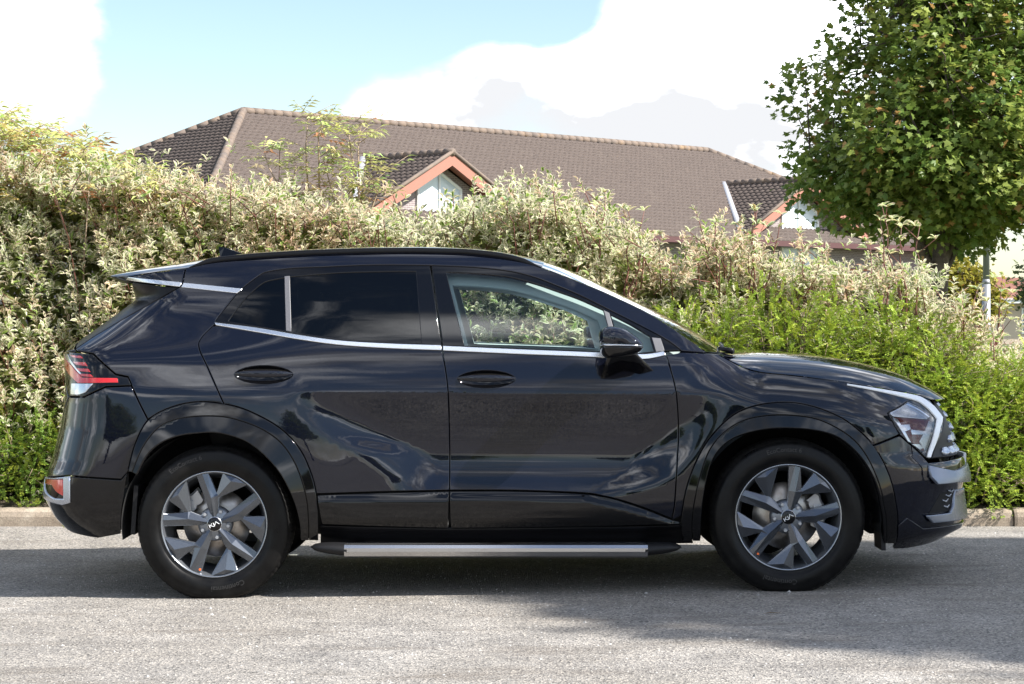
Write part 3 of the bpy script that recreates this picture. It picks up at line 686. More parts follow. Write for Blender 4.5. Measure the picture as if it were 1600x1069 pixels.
for cx, cz in ((WRX, WRZ), (WFX, WFZ)):
    for sg in (1, -1):
        m_ = MB(); V = []; Fc = []; n = 48; ys = (-.885, -.60, -.50)
        for yy, rr in ((-.885, .437), (-.6, .44), (-.46, .44), (-.46, .02)):
            for k in range(n + 1):
                a = math.pi * (-.055 + 1.11 * k / n); V.append((cx + rr * math.cos(a), sg * yy, cz + rr * math.sin(a)))
        for i in range(3):
            for k in range(n):
                f = (i * (n + 1) + k, i * (n + 1) + k + 1, (i + 1) * (n + 1) + k + 1, (i + 1) * (n + 1) + k); Fc.append(f)
        m_.add(V, Fc); m_.build('arch_liner', darkvoid, car, True)
# dark inner shell under the skin, floor
us = np.arange(-2.0, 2.02, .05); zs = np.arange(.24, 1.10, .05); m_ = MB(); V = []; Fc = []
for sg in (1, -1):
    b = len(V)
    for u in us:
        for z_ in zs:
            p = P3(np.array([u]), np.array([z_]), -.05)[0]; V.append((p[0], sg * p[1], p[2]))
    for i in range(len(us) - 1):
        for j in range(len(zs) - 1):
            c = (us[i] + .025, zs[j] + .025)
            if min(math.hypot(c[0] - WRX, c[1] - WRZ), math.hypot(c[0] - WFX, c[1] - WFZ)) < .46 or (c[0] > .85 and c[1] > float(ZED(c[0])) - .17): continue
            q = b + i * len(zs) + j; Fc.append((q, q + 1, q + len(zs) + 1, q + len(zs)))
m_.add(V, Fc); m_.build('inner_shell', darkvoid, car)
m_ = MB(); m_.box((0, 0, .27), (.86, .80, .03)); m_.box((0, 0, .30), (2.05, .44, .05)); m_.box((-1.95, 0, .34), (.16, .62, .06)); m_.box((1.88, 0, .30), (.16, .62, .05)); m_.build('floor_pan', darkvoid, car)
# mud flaps
for cx, px_, z0, z1 in ((-1.775, 0, .27, .5), (1.742, 0, .195, .42)):
    for sg in (1, -1):
        m_ = MB(); m_.box((cx, sg * .76, (z0 + z1) / 2), (.010, .10, (z1 - z0) / 2), rot=Matrix.Rotation(R(4 if cx < 0 else -3), 3, 'Y')); m_.build('mud_flap', dplast, car)

# ---- side step
for sg in (1, -1):
    zc = HC - (858.5 - HY) / F * (CAMD - .90); st = empty('side_step', (0, 0, 0), car)
    prof = [(-.93, .030), (-.955, .026), (-.966, .012), (-.966, -.004), (-.955, -.026), (-.93, -.036), (-.85, -.036), (-.85, .030)]
    x0, x1 = (538 - 800) / F * 9.98, (1012 - 800) / F * 9.98
    V = [(x, sg * a, zc + b) for x in (x0, x1) for a, b in prof]; k = len(prof); Fc = [tuple(range(k)), tuple(range(2 * k - 1, k - 1, -1))] + [(i, i + k, (i + 1) % k + k, (i + 1) % k) for i in range(k)]
    if sg < 0: Fc = [f[::-1] for f in Fc]
    MB().add(V, Fc).build('step_board', alu, st)
    for xa, xb in ((x0 + .012, (484 - 800) / F * 9.98), (x1 - .012, (1066 - 800) / F * 9.98)):
        V = []; Fc = []; n = 9; kk = 12
        for i in range(n + 1):
            t = i / n; sc = (1 - t ** 2.2) ** .5 * .98 + .02; x = xa + (xb - xa) * t
            for j in range(kk):
                a = 2 * math.pi * j / kk; V.append((x, sg * (-.905 - .064 * math.cos(a) * (sc * .8 + .2)), zc + .012 * t + .001 + .031 * math.sin(a) * sc))
        for i in range(n):
            for j in range(kk): Fc.append((i * kk + j, i * kk + (j + 1) % kk, (i + 1) * kk + (j + 1) % kk, (i + 1) * kk + j))
        MB().add(V, Fc).build('end_cap', dplast, st, True)
    for bx in (-.72, .1, .62):
        MB().box((bx, sg * .82, zc + .01), (.02, .06, .012)).build('step_bracket', dplast, st)
# ---- wheels
def lathe(prof, n, cx, cz, y0, sg, jit=None):
    V = []; Fc = []
    for i, (r, y) in enumerate(prof):
        for k in range(n):
            a = 2 * math.pi * k / n; rr = r + (jit(i, k) if jit else 0)
            V.append((cx + rr * math.cos(a), sg * (y0 + y), cz + rr * math.sin(a)))
    for i in range(len(prof) - 1):
        for k in range(n):
            f = (i * n + k, i * n + (k + 1) % n, (i + 1) * n + (k + 1) % n, (i + 1) * n + k); Fc.append(f[::-1] if sg > 0 else f)
    return V, Fc
def arc_text(txt, size, radius, ang, cx, cz, y, sg, m, parent, name='lettering'):
    cu = bpy.data.curves.new('lettering', 'FONT'); cu.body = txt; cu.size = size; cu.extrude = .0; cu.align_x = 'CENTER'; cu.align_y = 'CENTER'; cu.resolution_u = 2
    o = bpy.data.objects.new('lettering', cu); COL.objects.link(o)
    dg = bpy.context.evaluated_depsgraph_get(); ev = o.evaluated_get(dg); me = ev.to_mesh()
    V = [v.co.copy() for v in me.vertices]; Fc = [tuple(p.vertices) for p in me.polygons]; ev.to_mesh_clear(); bpy.data.objects.remove(o); bpy.data.curves.remove(cu)
    W = []
    for v in V:
        a = ang - v.x / radius; r = radius + v.y
        W.append((cx + r * math.cos(a) * 1, sg * y, cz + r * math.sin(a)))
    return MB().add(W, Fc).build(name, m, parent)
U_ = .00075
sp_v = [(-4, 46, -.006), (3, 165, 0), (6, 327, 0), (76, 318, 0), (82, 174, 0), (84, 146, 0), (34, 38, -.006), (14, 44, .005), (42, 160, .020), (42, 322, .004),
        (167, 281, 0), (240, 226, .001), (287, 158, 0), (196, 214, .021), (86, 160, .004)]
sp_f = [(0, 7, 8, 1), (1, 8, 9, 2), (7, 6, 5, 8), (8, 5, 14), (8, 14, 4), (8, 4, 3, 9), (4, 10, 13, 14), (10, 11, 13), (11, 12, 13), (14, 13, 12, 5), (2, 9, 3)]
sp_loop = [0, 1, 2, 3, 4, 10, 11, 12, 5, 6]
logo = [[(-27, -9), (-27, 9)], [(-26, -2), (-9, 9)], [(-20, 1), (-8, -9), (-2, -9), (-2, 9)], [(-2, -9), (13, 9)], [(13, 9), (26, -9)]]
def wheel(cx, cz, rot, sg, cal_ang):
    y0 = -.900
    root_v, root_f = lathe([(.2475, .011), (.2505, .004), (.2490, .0005), (.2440, .002), (.2420, .007), (.236, .016), (.231, .05), (.214, .10), (.205, .17), (.236, .20), (.247, .215)], 96, cx, cz, y0, sg)
    w = link('wheel', py_mesh('wheel', root_v, root_f, [barrel, lipm], True, [1 if i < 96 * 3 else 0 for i in range(len(root_f))]), car)
    # tyre
    prof = [(.246, .016), (.250, .004), (.257, .000), (.262, .001), (.264, -.003), (.285, -.008), (.308, -.0105), (.312, -.0085), (.330, -.007), (.342, -.002), (.350, .004), (.356, .012), (.3605, .021), (.3632, .029), (.365, .040),
            (.3660, .062), (.359, .064), (.359, .071), (.3665, .073), (.3668, .105), (.359, .107), (.359, .115), (.3668, .117), (.3665, .150), (.359, .152), (.359, .159), (.366, .161), (.365, .183), (.3632, .194), (.356, .211), (.342, .225), (.308, .234), (.262, .228), (.246, .21)]
    def jit(i, k):
        if 10 <= i <= 14 and k % 4 == 0: return -.0026
        if i in (15, 18, 26, 27) and k % 4 == 0: return -.003
        return 0
    V, Fc = lathe(prof, 288, cx, cz, y0, sg, jit); V = np.array(V); g = float(zg(cx, -.8)); low = V[:, 2] < g; V[low, 2] = g + .0005
    bul = np.clip((g + .07 - V[:, 2]) / .07, 0, 1) * .007; V[:, 1] += np.where((np.abs(V[:, 1]) > .86), bul * np.sign(V[:, 1]), 0)
    mi = [1 if (i // 288) >= 11 and (i // 288) < 29 else 0 for i in range(len(Fc))]
    ty = link('tyre', py_mesh('tyre', V, Fc, [rubber, treadm], True, mi), w); ty.data.polygons.foreach_set('use_smooth', [not q for q in mi])
    arc_text('EcoContact 6', .030, .318, R(94) + rot, cx, cz, y0 - .0128, sg, letter, ty)
    arc_text('Continental', .034, .300, R(262) + rot, cx, cz, y0 - .0128, sg, letter, ty)
    # spokes
    for k in range(5):
        a = rot - k * 2 * math.pi / 5; ca, sa = math.cos(a), math.sin(a)
        def tr(p, out=0.0, dh=0.0, back=None):
            x, z = p[0] * U_, p[1] * U_; h = p[2] + dh; r = math.hypot(x, z)
            yy = y0 + .0115 + .010 * (1 - min(r / .245, 1)) - h
            return (cx + x * ca - z * sa, sg * (yy if back is None else y0 + back), cz + x * sa + z * ca)
        L = np.array([sp_v[i][:2] for i in sp_loop], float); ar = area2(L); ex = shrink(L if ar > 0 else L[::-1], -3.0)[0]; ex = ex if ar > 0 else ex[::-1]
        V = [tr(p) for p in sp_v]; n0 = len(V)
        V += [tr((e[0], e[1], sp_v[i][2] - .0026)) for e, i in zip(ex, sp_loop)]; V += [tr((e[0], e[1], 0), back=.045) for e in ex]
        Fc = list(sp_f); mi = [0] * len(sp_f); n = len(sp_loop)
        for i in range(n):
            j = (i + 1) % n
            Fc.append((sp_loop[i], sp_loop[j], n0 + j, n0 + i)); mi.append(1)
            Fc.append((n0 + i, n0 + j, n0 + n + j, n0 + n + i)); mi.append(2)
        bm = bmesh.new(); bv = [bm.verts.new(v) for v in V]
        for f, m_ in zip(Fc, mi):
            ff = bm.faces.new([bv[i] for i in f]); ff.material_index = m_
        bmesh.ops.recalc_face_normals(bm, faces=bm.faces)
        bm_obj('spoke', bm, [alloy, alloy_edge, barrel], w)
        na = a + R(43); nx, nz = cx + .064 * math.cos(na), cz + .064 * math.sin(na)
        V, Fc = lathe([(.0005, .004), (.0075, .004), (.0095, .008), (.0105, .012), (.0105, .03)], 6, nx, nz, y0 + .012, sg); MB().add(V, Fc).build('wheel_nut', caliper, w)
    V, Fc = lathe([(.0, .018), (.046, .018), (.060, .024), (.080, .030), (.082, .05)], 40, cx, cz, y0 + .004, sg); MB().add(V, Fc).build('hub', barrel, w, True)
    V, Fc = lathe([(.0, -.003), (.018, -.0025), (.0315, .001), (.0325, .0035), (.0345, .0035), (.0350, .006), (.0350, .03)], 48, cx, cz, y0 + .008, sg)
    cp = link('centre_cap', py_mesh('centre_cap', V, Fc, [gloss, alloy_edge], True, [1 if i >= 48 * 3 else 0 for i in range(len(Fc))]), w)
    lg = MB(); la = R(33) if cx > 0 else R(24)
    for st in logo:
        for (p, q) in zip(st[:-1], st[1:]):
            pts = []
            for (u, v) in (p, q):
                u *= .00088; v *= .00095; pts.append((cx + (u * math.cos(la) - v * math.sin(la)), sg * (y0 + .0042), cz + u * math.sin(la) + v * math.cos(la)))
            lg.tube(pts, .0016, 6)
    lg.build('emblem', whitep, cp)
    V, Fc = lathe([(.07, .07), (.074, .095), (.082, .098), (.158, .098), (.160, .105), (.158, .118), (.082, .118)], 64, cx, cz, y0, sg); MB().add(V, Fc).build('brake_disc', steel, w, True)
    V, Fc = lathe([(.0, .04), (.07, .045), (.073, .07), (.08, .099)], 40, cx, cz, y0, sg); MB().add(V, Fc).build('disc_hat', barrel, w, True)
    m_ = MB()
    V = []; Fc = []; n = 10
    for i in range(n + 1):
        a = cal_ang + R(-30 + 60 * i / n)
        for rr, yy in ((.118, .078), (.172, .074), (.182, .085), (.182, .15), (.118, .15)):
            q = rr + (.006 if i % 3 == 0 else 0); V.append((cx + q * math.cos(a), sg * (y0 + yy), cz + q * math.sin(a)))
    for i in range(n):
        for j in range(5): Fc.append((i * 5 + j, i * 5 + (j + 1) % 5, i * 5 + 5 + (j + 1) % 5, i * 5 + 5 + j))
    m_.add(V, Fc); m_.box((cx + .15 * math.cos(cal_ang), sg * (y0 + .07), cz + .15 * math.sin(cal_ang)), (.022, .010, .030)); m_.build('brake_caliper', caliper, w)
    a = rot + R(-134 + 5); V, Fc = lathe([(.0, .0), (.0052, .0), (.0058, .002)], 16, cx + .236 * math.cos(a) + .006, cz + .236 * math.sin(a) + .012, y0 + .0055, sg); MB().add(V, Fc).build('sticker_dot', orangep, w)
    return w
for sg in (1, -1):
    wheel(WRX, WRZ, R(21), sg, R(150)); wheel(WFX, WFZ, R(0), sg, R(8))

# ---- door mirrors
def mpt(px, py, y, c=(974, 537), s=1.0, D=None):
    Dd = CAMD - 1.10; px = c[0] + (px - c[0]) * s; py = c[1] + (py - c[1]) * s
    return ((px - 800) / F * Dd, y, HC - (py - HY) / F * Dd)
secs = [(-.945, .78), (-.975, .92), (-1.02, .985), (-1.07, 1.0), (-1.105, .985), (-1.135, .93), (-1.158, .83), (-1.170, .66), (-1.174, .40)]
def loft(outl, c, sg, squash=1.0):
    V = []; Fc = []; k = len(outl)
    for y, s in secs:
        for (a, b) in outl: V.append(mpt(a, b, sg * y, c, s))
    for i in range(len(secs) - 1):
        for j in range(k): Fc.append((i * k + j, (i + 1) * k + j, (i + 1) * k + (j + 1) % k, i * k + (j + 1) % k))
    Fc.append(tuple(range(k))); Fc.append(tuple((len(secs) - 1) * k + j for j in range(k))[::-1])
    if sg < 0: Fc = [f[::-1] for f in Fc]
    return V, Fc
for sg in (1, -1):
    door = front_door[0] if sg > 0 else front_door[1]
    mr = empty('door_mirror', (0, 0, 0), car)
    top = C([(936.8, 535.5), (936.5, 521), (942, 513), (953, 510), (972, 512.5), (989, 522), (1001, 531.5), (1006.5, 538)], 3) + [(1000, 537.5), (960, 536)]
    MB().add(*loft(top, (972, 536), sg)).build('mirror_cap', paint, mr, True)
    low = [(937.5, 541)] + C([(937.5, 541), (939, 551), (944, 557.5), (950, 560), (968, 559), (988, 554), (1000, 550), (1006, 543)], 3)[1:] + [(1004, 540), (960, 540.5)]
    MB().add(*loft(low, (972, 541), sg)).build('mirror_shell', gloss, mr, True)
    strip = [(938, 536.4), (960, 536.6), (1000, 538), (1004.5, 539.5), (1004, 540.8), (960, 541), (938, 540.6)]
    MB().add(*loft(strip, (972, 539), sg)).build('indicator_strip', clearlens, mr, True)
    V = [(mpt(a, b, 0)[0], sg * -1.172 * .0 + sg * -1.0, mpt(a, b, 0)[2]) for a, b in ((938, 520), (938, 552))]
    # foot on the door skin
    base = on_surf([(949, 563), (1001, 559), (1022, 580.5), (1000, 586), (976, 580), (952, 590), (938, 594)])
    tp = [mpt(a, b, -1.02) for a, b in ((950, 558), (990, 553), (997, 553.5), (988, 557), (972, 559), (958, 560), (950, 560))]
    md = [(.5 * (b[0] + t[0]), .5 * (b[1] + t[1]) + .012, .5 * (b[2] + t[2]) + .004) for b, t in zip(base, tp)]
    V = [tuple(b + np.array([0, .004, 0])) for b in base] + md + tp; k = len(base)
    V = [(v[0], sg * v[1], v[2]) for v in V]; Fc = [(l * k + i, l * k + (i + 1) % k, (l + 1) * k + (i + 1) % k, (l + 1) * k + i) for l in range(2) for i in range(k)] + [tuple(range(2 * k, 3 * k))]
    if sg < 0: Fc = [f[::-1] for f in Fc]
    MB().add(V, Fc).build('mirror_foot', gloss, mr, True)

# ---- inside
def soft(name, parts, m, parent):
    bm = bmesh.new()
    for c, s, b, rot in parts: rbox(bm, c, s, b, 3, rot)
    return bm_obj(name, bm, m, parent, True)
for sy in (-.38, .38):
    st = soft('front_seat', [((-.22, sy, .62), (.50, .48, .16), .06, None), ((-.52, sy, .90), (.15, .46, .58), .06, Matrix.Rotation(R(-14), 3, 'Y'))], seatm, car)
    soft('headrest', [((-.63, sy, 1.27), (.09, .26, .17), .04, Matrix.Rotation(R(-10), 3, 'Y'))], seatm, st)
soft('rear_seat', [((-1.15, 0, .64), (.48, 1.25, .16), .06, None), ((-1.45, 0, .92), (.15, 1.25, .56), .06, Matrix.Rotation(R(-18), 3, 'Y'))], seatm, car)
soft('dashboard', [((.62, 0, .92), (.45, 1.36, .22), .08, None)], seatm, car)
m_ = MB(); n = 28; m_.tube([(.30 + .06 * math.sin(2 * math.pi * k / n), -.38 + .18 * math.cos(2 * math.pi * k / n), .93 + .17 * math.sin(2 * math.pi * k / n)) for k in range(n + 1)], .014, 6); m_.tube([(.30, -.38, .93), (.5, -.38, .90)], [.05, .03], 8); m_.build('steering_wheel', seatm, car, True)
# ================================================================== GROUND, KERB
asphalt = mat('worn_asphalt', (.2, .2, .2), .88)
oc = coords(asphalt)
big = tex_noise(asphalt, oc, .55, 5, .6); mid = tex_noise(asphalt, oc, 3.2, 6, .65); fine = tex_noise(asphalt, oc, 85, 5, .72)
vo = N(asphalt.node_tree, 'ShaderNodeTexVoronoi'); vo.inputs['Scale'].default_value = 125; asphalt.node_tree.links.new(oc, vo.inputs['Vector'])
vcol = N(asphalt.node_tree, 'ShaderNodeSeparateColor'); asphalt.node_tree.links.new(vo.outputs['Color'], vcol.inputs[0])
base = ramp(asphalt, mid, [(.30, (.165, .157, .150)), (.52, (.262, .249, .235)), (.72, (.36, .341, .32))])
base = mixc(asphalt, ramp(asphalt, big, [(.35, (0, 0, 0)), (.7, (1, 1, 1))]), base, (.225, .207, .185), 'MIX')
sp = ramp(asphalt, vcol.outputs[0], [(.07, (.26, .26, .26)), (.17, (.88, .88, .88)), (.82, (1.07, 1.06, 1.04)), (.93, (1.7, 1.66, 1.58))])
base = mixc(asphalt, 1.0, base, sp, 'MULTIPLY')
fr_ = ramp(asphalt, fine, [(.32, (.64, .64, .64)), (.68, (1.28, 1.27, 1.25))])
base = mixc(asphalt, 1.0, base, fr_, 'MULTIPLY')
mp2 = N(asphalt.node_tree, 'ShaderNodeMapping'); mp2.inputs['Scale'].default_value = (.55, 2.6, 1); mp2.inputs['Rotation'].default_value = (0, 0, R(-9)); asphalt.node_tree.links.new(oc, mp2.inputs['Vector'])
stn = tex_noise(asphalt, mp2.outputs[0], 1.3, 6, .7)
base = mixc(asphalt, ramp(asphalt, stn, [(.53, (0, 0, 0)), (.70, (.72, .72, .72))]), base, (.125, .105, .085))
setc(asphalt, base)
hh_ = mth(asphalt, 'ADD', mth(asphalt, 'MULTIPLY', vo.outputs['Distance'], 1.2), mth(asphalt, 'MULTIPLY', fine, 1.0))
bump(asphalt, hh_, .7, .006)
xs = np.unique(np.concatenate((np.linspace(-600, -20, 8), np.linspace(-20, -6, 8), np.arange(-6, 6.01, .25), np.linspace(6, 20, 8), np.linspace(20, 600, 8))))
ys = np.unique(np.concatenate((np.linspace(-600, -30, 8), np.linspace(-30, -8, 8), np.arange(-8, 2.76, .25), [2.75, 30, 1200])))
X, Y = np.meshgrid(xs, ys, indexing='ij'); Z = zg(X, Y) - np.where(Y > 2.5, .05, 0)
V = np.stack([X, Y, Z], -1).reshape(-1, 3); ny = len(ys)
Fc = [(i * ny + j, (i + 1) * ny + j, (i + 1) * ny + j + 1, i * ny + j + 1) for i in range(len(xs) - 1) for j in range(ny - 1)]
tag(link('ground', py_mesh('ground', V, Fc, asphalt, True)), kind='structure')
# loose grit
gm = mat('grit', (.3, .29, .27), .9)
tg_ = N(gm.node_tree, 'ShaderNodeAttribute'); tg_.attribute_name = 'col'; setc(gm, tg_.outputs['Color'])
n = 9000; gx = rng.uniform(-3.2, 3.2, n); gy = rng.uniform(-4.2, 2.2, n) ; gr = rng.uniform(.0018, .0048, n) * (1 + 1.2 * (rng.random(n) > .97))
oct_ = np.array([(1, 0, 0), (-1, 0, 0), (0, 1, 0), (0, -1, 0), (0, 0, 1)], float); of_ = np.array([(0, 2, 4), (2, 1, 4), (1, 3, 4), (3, 0, 4)])
V = (oct_[None] * rng.uniform(.6, 1.4, (n, 5, 1)) * gr[:, None, None]) * np.array([1, 1, .7]) + np.stack([gx, gy, zg(gx, gy)], -1)[:, None]
fl_ = (of_[None] + 5 * np.arange(n)[:, None, None]).reshape(-1)
cg = rng.uniform(.12, .5, (n, 1)) * np.array([1, .97, .92]); cg = np.concatenate([cg, np.ones((n, 1))], 1)
tag(link('grit', fast_mesh('grit', V.reshape(-1, 3), fl_, np.full(4 * n, 3), gm, False, {'col': ('FLOAT_COLOR', np.repeat(cg, 5, 0))})), 'loose pale grit scattered over the asphalt', 'grit', kind='stuff')

# kerb of single stones
conc = mat('kerb_concrete', (.34, .31, .27), .9); oc = coords(conc, 'Object')
a1 = tex_noise(conc, oc, 5, 7, .7); a2 = tex_noise(conc, oc, 120, 3, .6)
cb = ramp(conc, a1, [(.3, (.17, .13, .095)), (.55, (.31, .255, .195)), (.75, (.43, .37, .295))]); cb = mixc(conc, 1.0, cb, ramp(conc, a2, [(.3, (.7, .7, .7)), (.7, (1.2, 1.2, 1.2))]), 'MULTIPLY'); setc(conc, cb); bump(conc, mth(conc, 'ADD', a2, a1), .5, .006)
kerb = tag(empty('kerb', (0, 2.27, 0)), kind='structure')
prof = [(0, -.06), (.002, .055), (.012, .085), (.035, .102), (.125, .104), (.135, .10), (.135, -.06)]
KL = .915; k = len(prof)
V = [(x, a, b) for x in (.003, .02, KL - .02, KL - .003) for a, b in [(p[0] + (.004 if x in (.003, KL - .003) else 0), p[1] - (.004 if x in (.003, KL - .003) and p[1] > 0 else 0)) for p in prof]]
Fc = [tuple(range(k))[::-1], tuple(3 * k + i for i in range(k))] + [(l * k + i, l * k + (i + 1) % k, (l + 1) * k + (i + 1) % k, (l + 1) * k + i) for l in range(3) for i in range(k)]
Fc = [f[::-1] for f in Fc]
kme = py_mesh('kerb_stone', V, Fc, conc, False)
for i in range(-8, 8):
    o = link('kerb_stone', kme, kerb); o.location = (i * KL + .35, rng.normal(0, .004), rng.normal(0, .003)); o.rotation_euler = (0, 0, rng.normal(0, .004))
soil = mat('bed_soil', (.06, .045, .032), .95); sc_ = tex_noise(soil, coords(soil), 9, 8, .75)
setc(soil, ramp(soil, sc_, [(.3, (.035, .026, .018)), (.6, (.10, .075, .05)), (.8, (.17, .13, .09))])); bump(soil, sc_, 1.0, .05)
xs = np.arange(-14, 14.01, .2); ys = np.arange(2.40, 8.1, .2); X, Y = np.meshgrid(xs, ys, indexing='ij'); Z = .085 + .05 * np.sin(X * 3.1 + Y * 2) * np.sin(Y * 4.3 - X) + .06 * ss(2.5, 4, Y); Z[:, 0] = .085
ny = len(ys)
tag(link('planting_bed', py_mesh('planting_bed', np.stack([X, Y, Z], -1).reshape(-1, 3), [(i * ny + j, (i + 1) * ny + j, (i + 1) * ny + j + 1, i * ny + j + 1) for i in range(len(xs) - 1) for j in range(ny - 1)], soil, True)), kind='structure')
turf = mat('lawn_turf', (.06, .09, .025), .9); setc(turf, ramp(turf, tex_noise(turf, coords(turf), 2.5, 8, .7), [(.3, (.045, .07, .02)), (.7, (.11, .13, .045))]))
tag(link('lawn', py_mesh('lawn', [(-600, 8, .08), (600, 8, .08), (600, 1200, .08), (-600, 1200, .08), (-600, 2.42, .03), (-14, 2.42, .03), (-14, 8, .08), (14, 2.42, .03), (600, 2.42, .03), (14, 8, .08)], [(0, 1, 2, 3), (4, 5, 6, 0), (7, 8, 1, 9)], turf)), kind='structure')

# ================================================================== FOLIAGE
def leaf_mat(name, trans=.30, rough=.5, vari=False, centre=(.10, .17, .05)):
    m = bpy.data.materials.new(name); m.use_nodes = True; t = m.node_tree; b = t.nodes['Principled BSDF']; o = t.nodes['Material Output']
    at = N(t, 'ShaderNodeAttribute'); at.attribute_name = 'col'; col = at.outputs['Color']
    if vari:
        ed = N(t, 'ShaderNodeAttribute'); ed.attribute_name = 'rim'
        st = N(t, 'ShaderNodeMapRange'); st.inputs['From Min'].default_value = .36; st.inputs['From Max'].default_value = .56; t.links.new(ed.outputs['Fac'], st.inputs['Value'])
        mul = N(t, 'ShaderNodeMix', data_type='RGBA'); t.links.new(st.outputs[0], mul.inputs[0])
        gi = N(t, 'ShaderNodeMix', data_type='RGBA', blend_type='MULTIPLY'); gi.inputs[0].default_value = 1; t.links.new(col, gi.inputs[6]); gi.inputs[7].default_value = (centre[0], centre[1], centre[2], 1)
        t.links.new(gi.outputs[2], mul.inputs[6]); t.links.new(col, mul.inputs[7]); col = mul.outputs[2]
    t.links.new(col, b.inputs['Base Color']); b.inputs['Roughness'].default_value = rough; b.inputs['Specular IOR Level'].default_value = .35
    tr = N(t, 'ShaderNodeBsdfTranslucent'); t.links.new(col, tr.inputs['Color']); mx_ = N(t, 'ShaderNodeMixShader'); mx_.inputs[0].default_value = trans
    t.links.new(b.outputs[0], mx_.inputs[1]); t.links.new(tr.outputs[0], mx_.inputs[2]); t.links.new(mx_.outputs[0], o.inputs[0])
    return m
m_dog = leaf_mat('cream_edged_leaf', .52, .5, True, (.42, .56, .30)); m_lon = leaf_mat('small_green_leaf', .30, .45); m_eld = leaf_mat('elder_leaf', .35, .5); m_map = leaf_mat('maple_leaf', .40, .45)
bark = mat('bark', (.11, .085, .065), .9); bk = tex_noise(bark, coords(bark), 16, 7, .7); setc(bark, ramp(bark, bk, [(.3, (.06, .045, .035)), (.7, (.17, .135, .105))])); bump(bark, bk, .8, .03)
redstem = mat('red_stem', (.15, .055, .04), .55); palestem = mat('pale_stem', (.30, .22, .15), .7)
T_VAR = (np.array([(0, 0, 0), (.28, -.38, .10), (.66, -.40, .08), (1, 0, -.14), (.66, .40, .08), (.28, .38, .10), (.32, 0, 0), (.68, 0, -.02)], float),
         [(0, 1, 6), (1, 2, 7, 6), (2, 3, 7), (3, 4, 7), (4, 5, 6, 7), (5, 0, 6)], np.array([1, 1, 1, 1, 1, 1, 0, 0], float))
T_OVAL = (np.array([(0, 0, 0), (.5, -.5, .06), (1, 0, -.06), (.5, .5, .06)], float), [(0, 1, 2, 3)], np.zeros(4))
T_LANCE = (np.array([(0, 0, 0), (.35, -.42, .08), (1, 0, -.16), (.35, .42, .08), (.42, 0, 0)], float), [(0, 1, 4), (1, 2, 4), (2, 3, 4), (3, 0, 4)], np.zeros(5))
mo = [(0, 0), (.05, -.10), (.10, -.46), (.30, -.30), (.50, -.62), (.58, -.24), (1.0, 0), (.58, .24), (.50, .62), (.30, .30), (.10, .46), (.05, .10)]
T_MAPLE = (np.array([(.34, 0, .0)] + [(a, b, .10 * abs(b) - .12 * a * a) for a, b in mo], float), [(0, i + 1, (i + 1) % 12 + 1) for i in range(12)], np.zeros(13))
def leaf_arrays(P, Dr, Nr, L, Wd, tmpl):
    tv, tf, rim = tmpl; n = len(P)
    X = Dr / (np.linalg.norm(Dr, axis=1, keepdims=True) + 1e-9); Zv = Nr - X * np.sum(Nr * X, 1, keepdims=True); Zv /= np.linalg.norm(Zv, axis=1, keepdims=True) + 1e-9; Yv = np.cross(Zv, X)
    L = np.broadcast_to(L, (n,))[:, None, None]; Wd = np.broadcast_to(Wd, (n,))[:, None, None]
    return P[:, None] + X[:, None] * tv[None, :, 0:1] * L + Yv[:, None] * tv[None, :, 1:2] * Wd + Zv[:, None] * tv[None, :, 2:3] * L
def leaves_obj(name, V, tmpl, cols, m, parent):
    tv, tf, rim = tmpl; n, k = V.shape[:2]
    flat = np.array([i for f in tf for i in f]); sizes = np.array([len(f) for f in tf])
    fl = (flat[None] + k * np.arange(n)[:, None]).reshape(-1)
    cc4 = np.concatenate([cols, np.ones((n, 1))], 1)
    at = {'col': ('FLOAT_COLOR', np.repeat(cc4, k, 0))}
    if rim.any(): at['rim'] = ('FLOAT', np.tile(rim, n))
    o = link(name, fast_mesh(name, V.reshape(-1, 3), fl, np.tile(sizes, n), m, True, at), parent); o['kind'] = 'stuff'
    return o
def unit(v): return v / (np.linalg.norm(v, axis=-1, keepdims=True) + 1e-9)
def nz1(x, y, s=0):
    return (np.sin(x * 2.1 + s) * np.cos(y * 1.7 - s * 1.3) + .6 * np.sin(x * 4.7 - y * 3.9 + s * 2.1) + .4 * np.sin(x * 9.3 + y * 8.1 + s)) / 2.0

# --- the cream-edged dogwoods
TP = np.array([(-400, 262), (-100, 262), (0, 268), (60, 276), (130, 284), (200, 288), (260, 290), (330, 292), (400, 300), (470, 305), (540, 320), (600, 332), (660, 345), (720, 325), (780, 300), (820, 296), (860, 306), (900, 318), (960, 345),
               (1010, 375), (1050, 402), (1090, 396), (1130, 375), (1165, 366), (1200, 400), (1250, 414), (1300, 424), (1340, 430), (1380, 420), (1410, 412), (1440, 432), (1480, 485), (1530, 535), (1580, 545), (1640, 560), (1800, 560), (2100, 520)], float)
def hedge_top(x): return 1.3 + (493 - np.interp(x / .00445 + 800, TP[:, 0], TP[:, 1])) * .00445 - .06 - .085 * ss(-2.6, -1.6, x) + .07 * nz1(x * 4.3, x * .7, 1.3)
DOGW = ['well beyond the tail of the car', 'well beyond the tail of the car', 'beside the elder bush beyond the car tail', 'behind the tail lamp under the elder bush', 'behind the shark fin aerial and roof spoiler',
        'below the tall elder shoots behind the roof', 'below the gable with the white window behind the roof', 'behind the top of the windscreen', 'behind the windscreen base below the right-hand gable', 'behind the bonnet at the maple trunk', 'beside the lamp post beyond the headlight', 'well beyond the nose of the car', 'well beyond the nose of the car']
centres = np.arange(-5.6, 5.7, .93) + rng.normal(0, .12, 13)
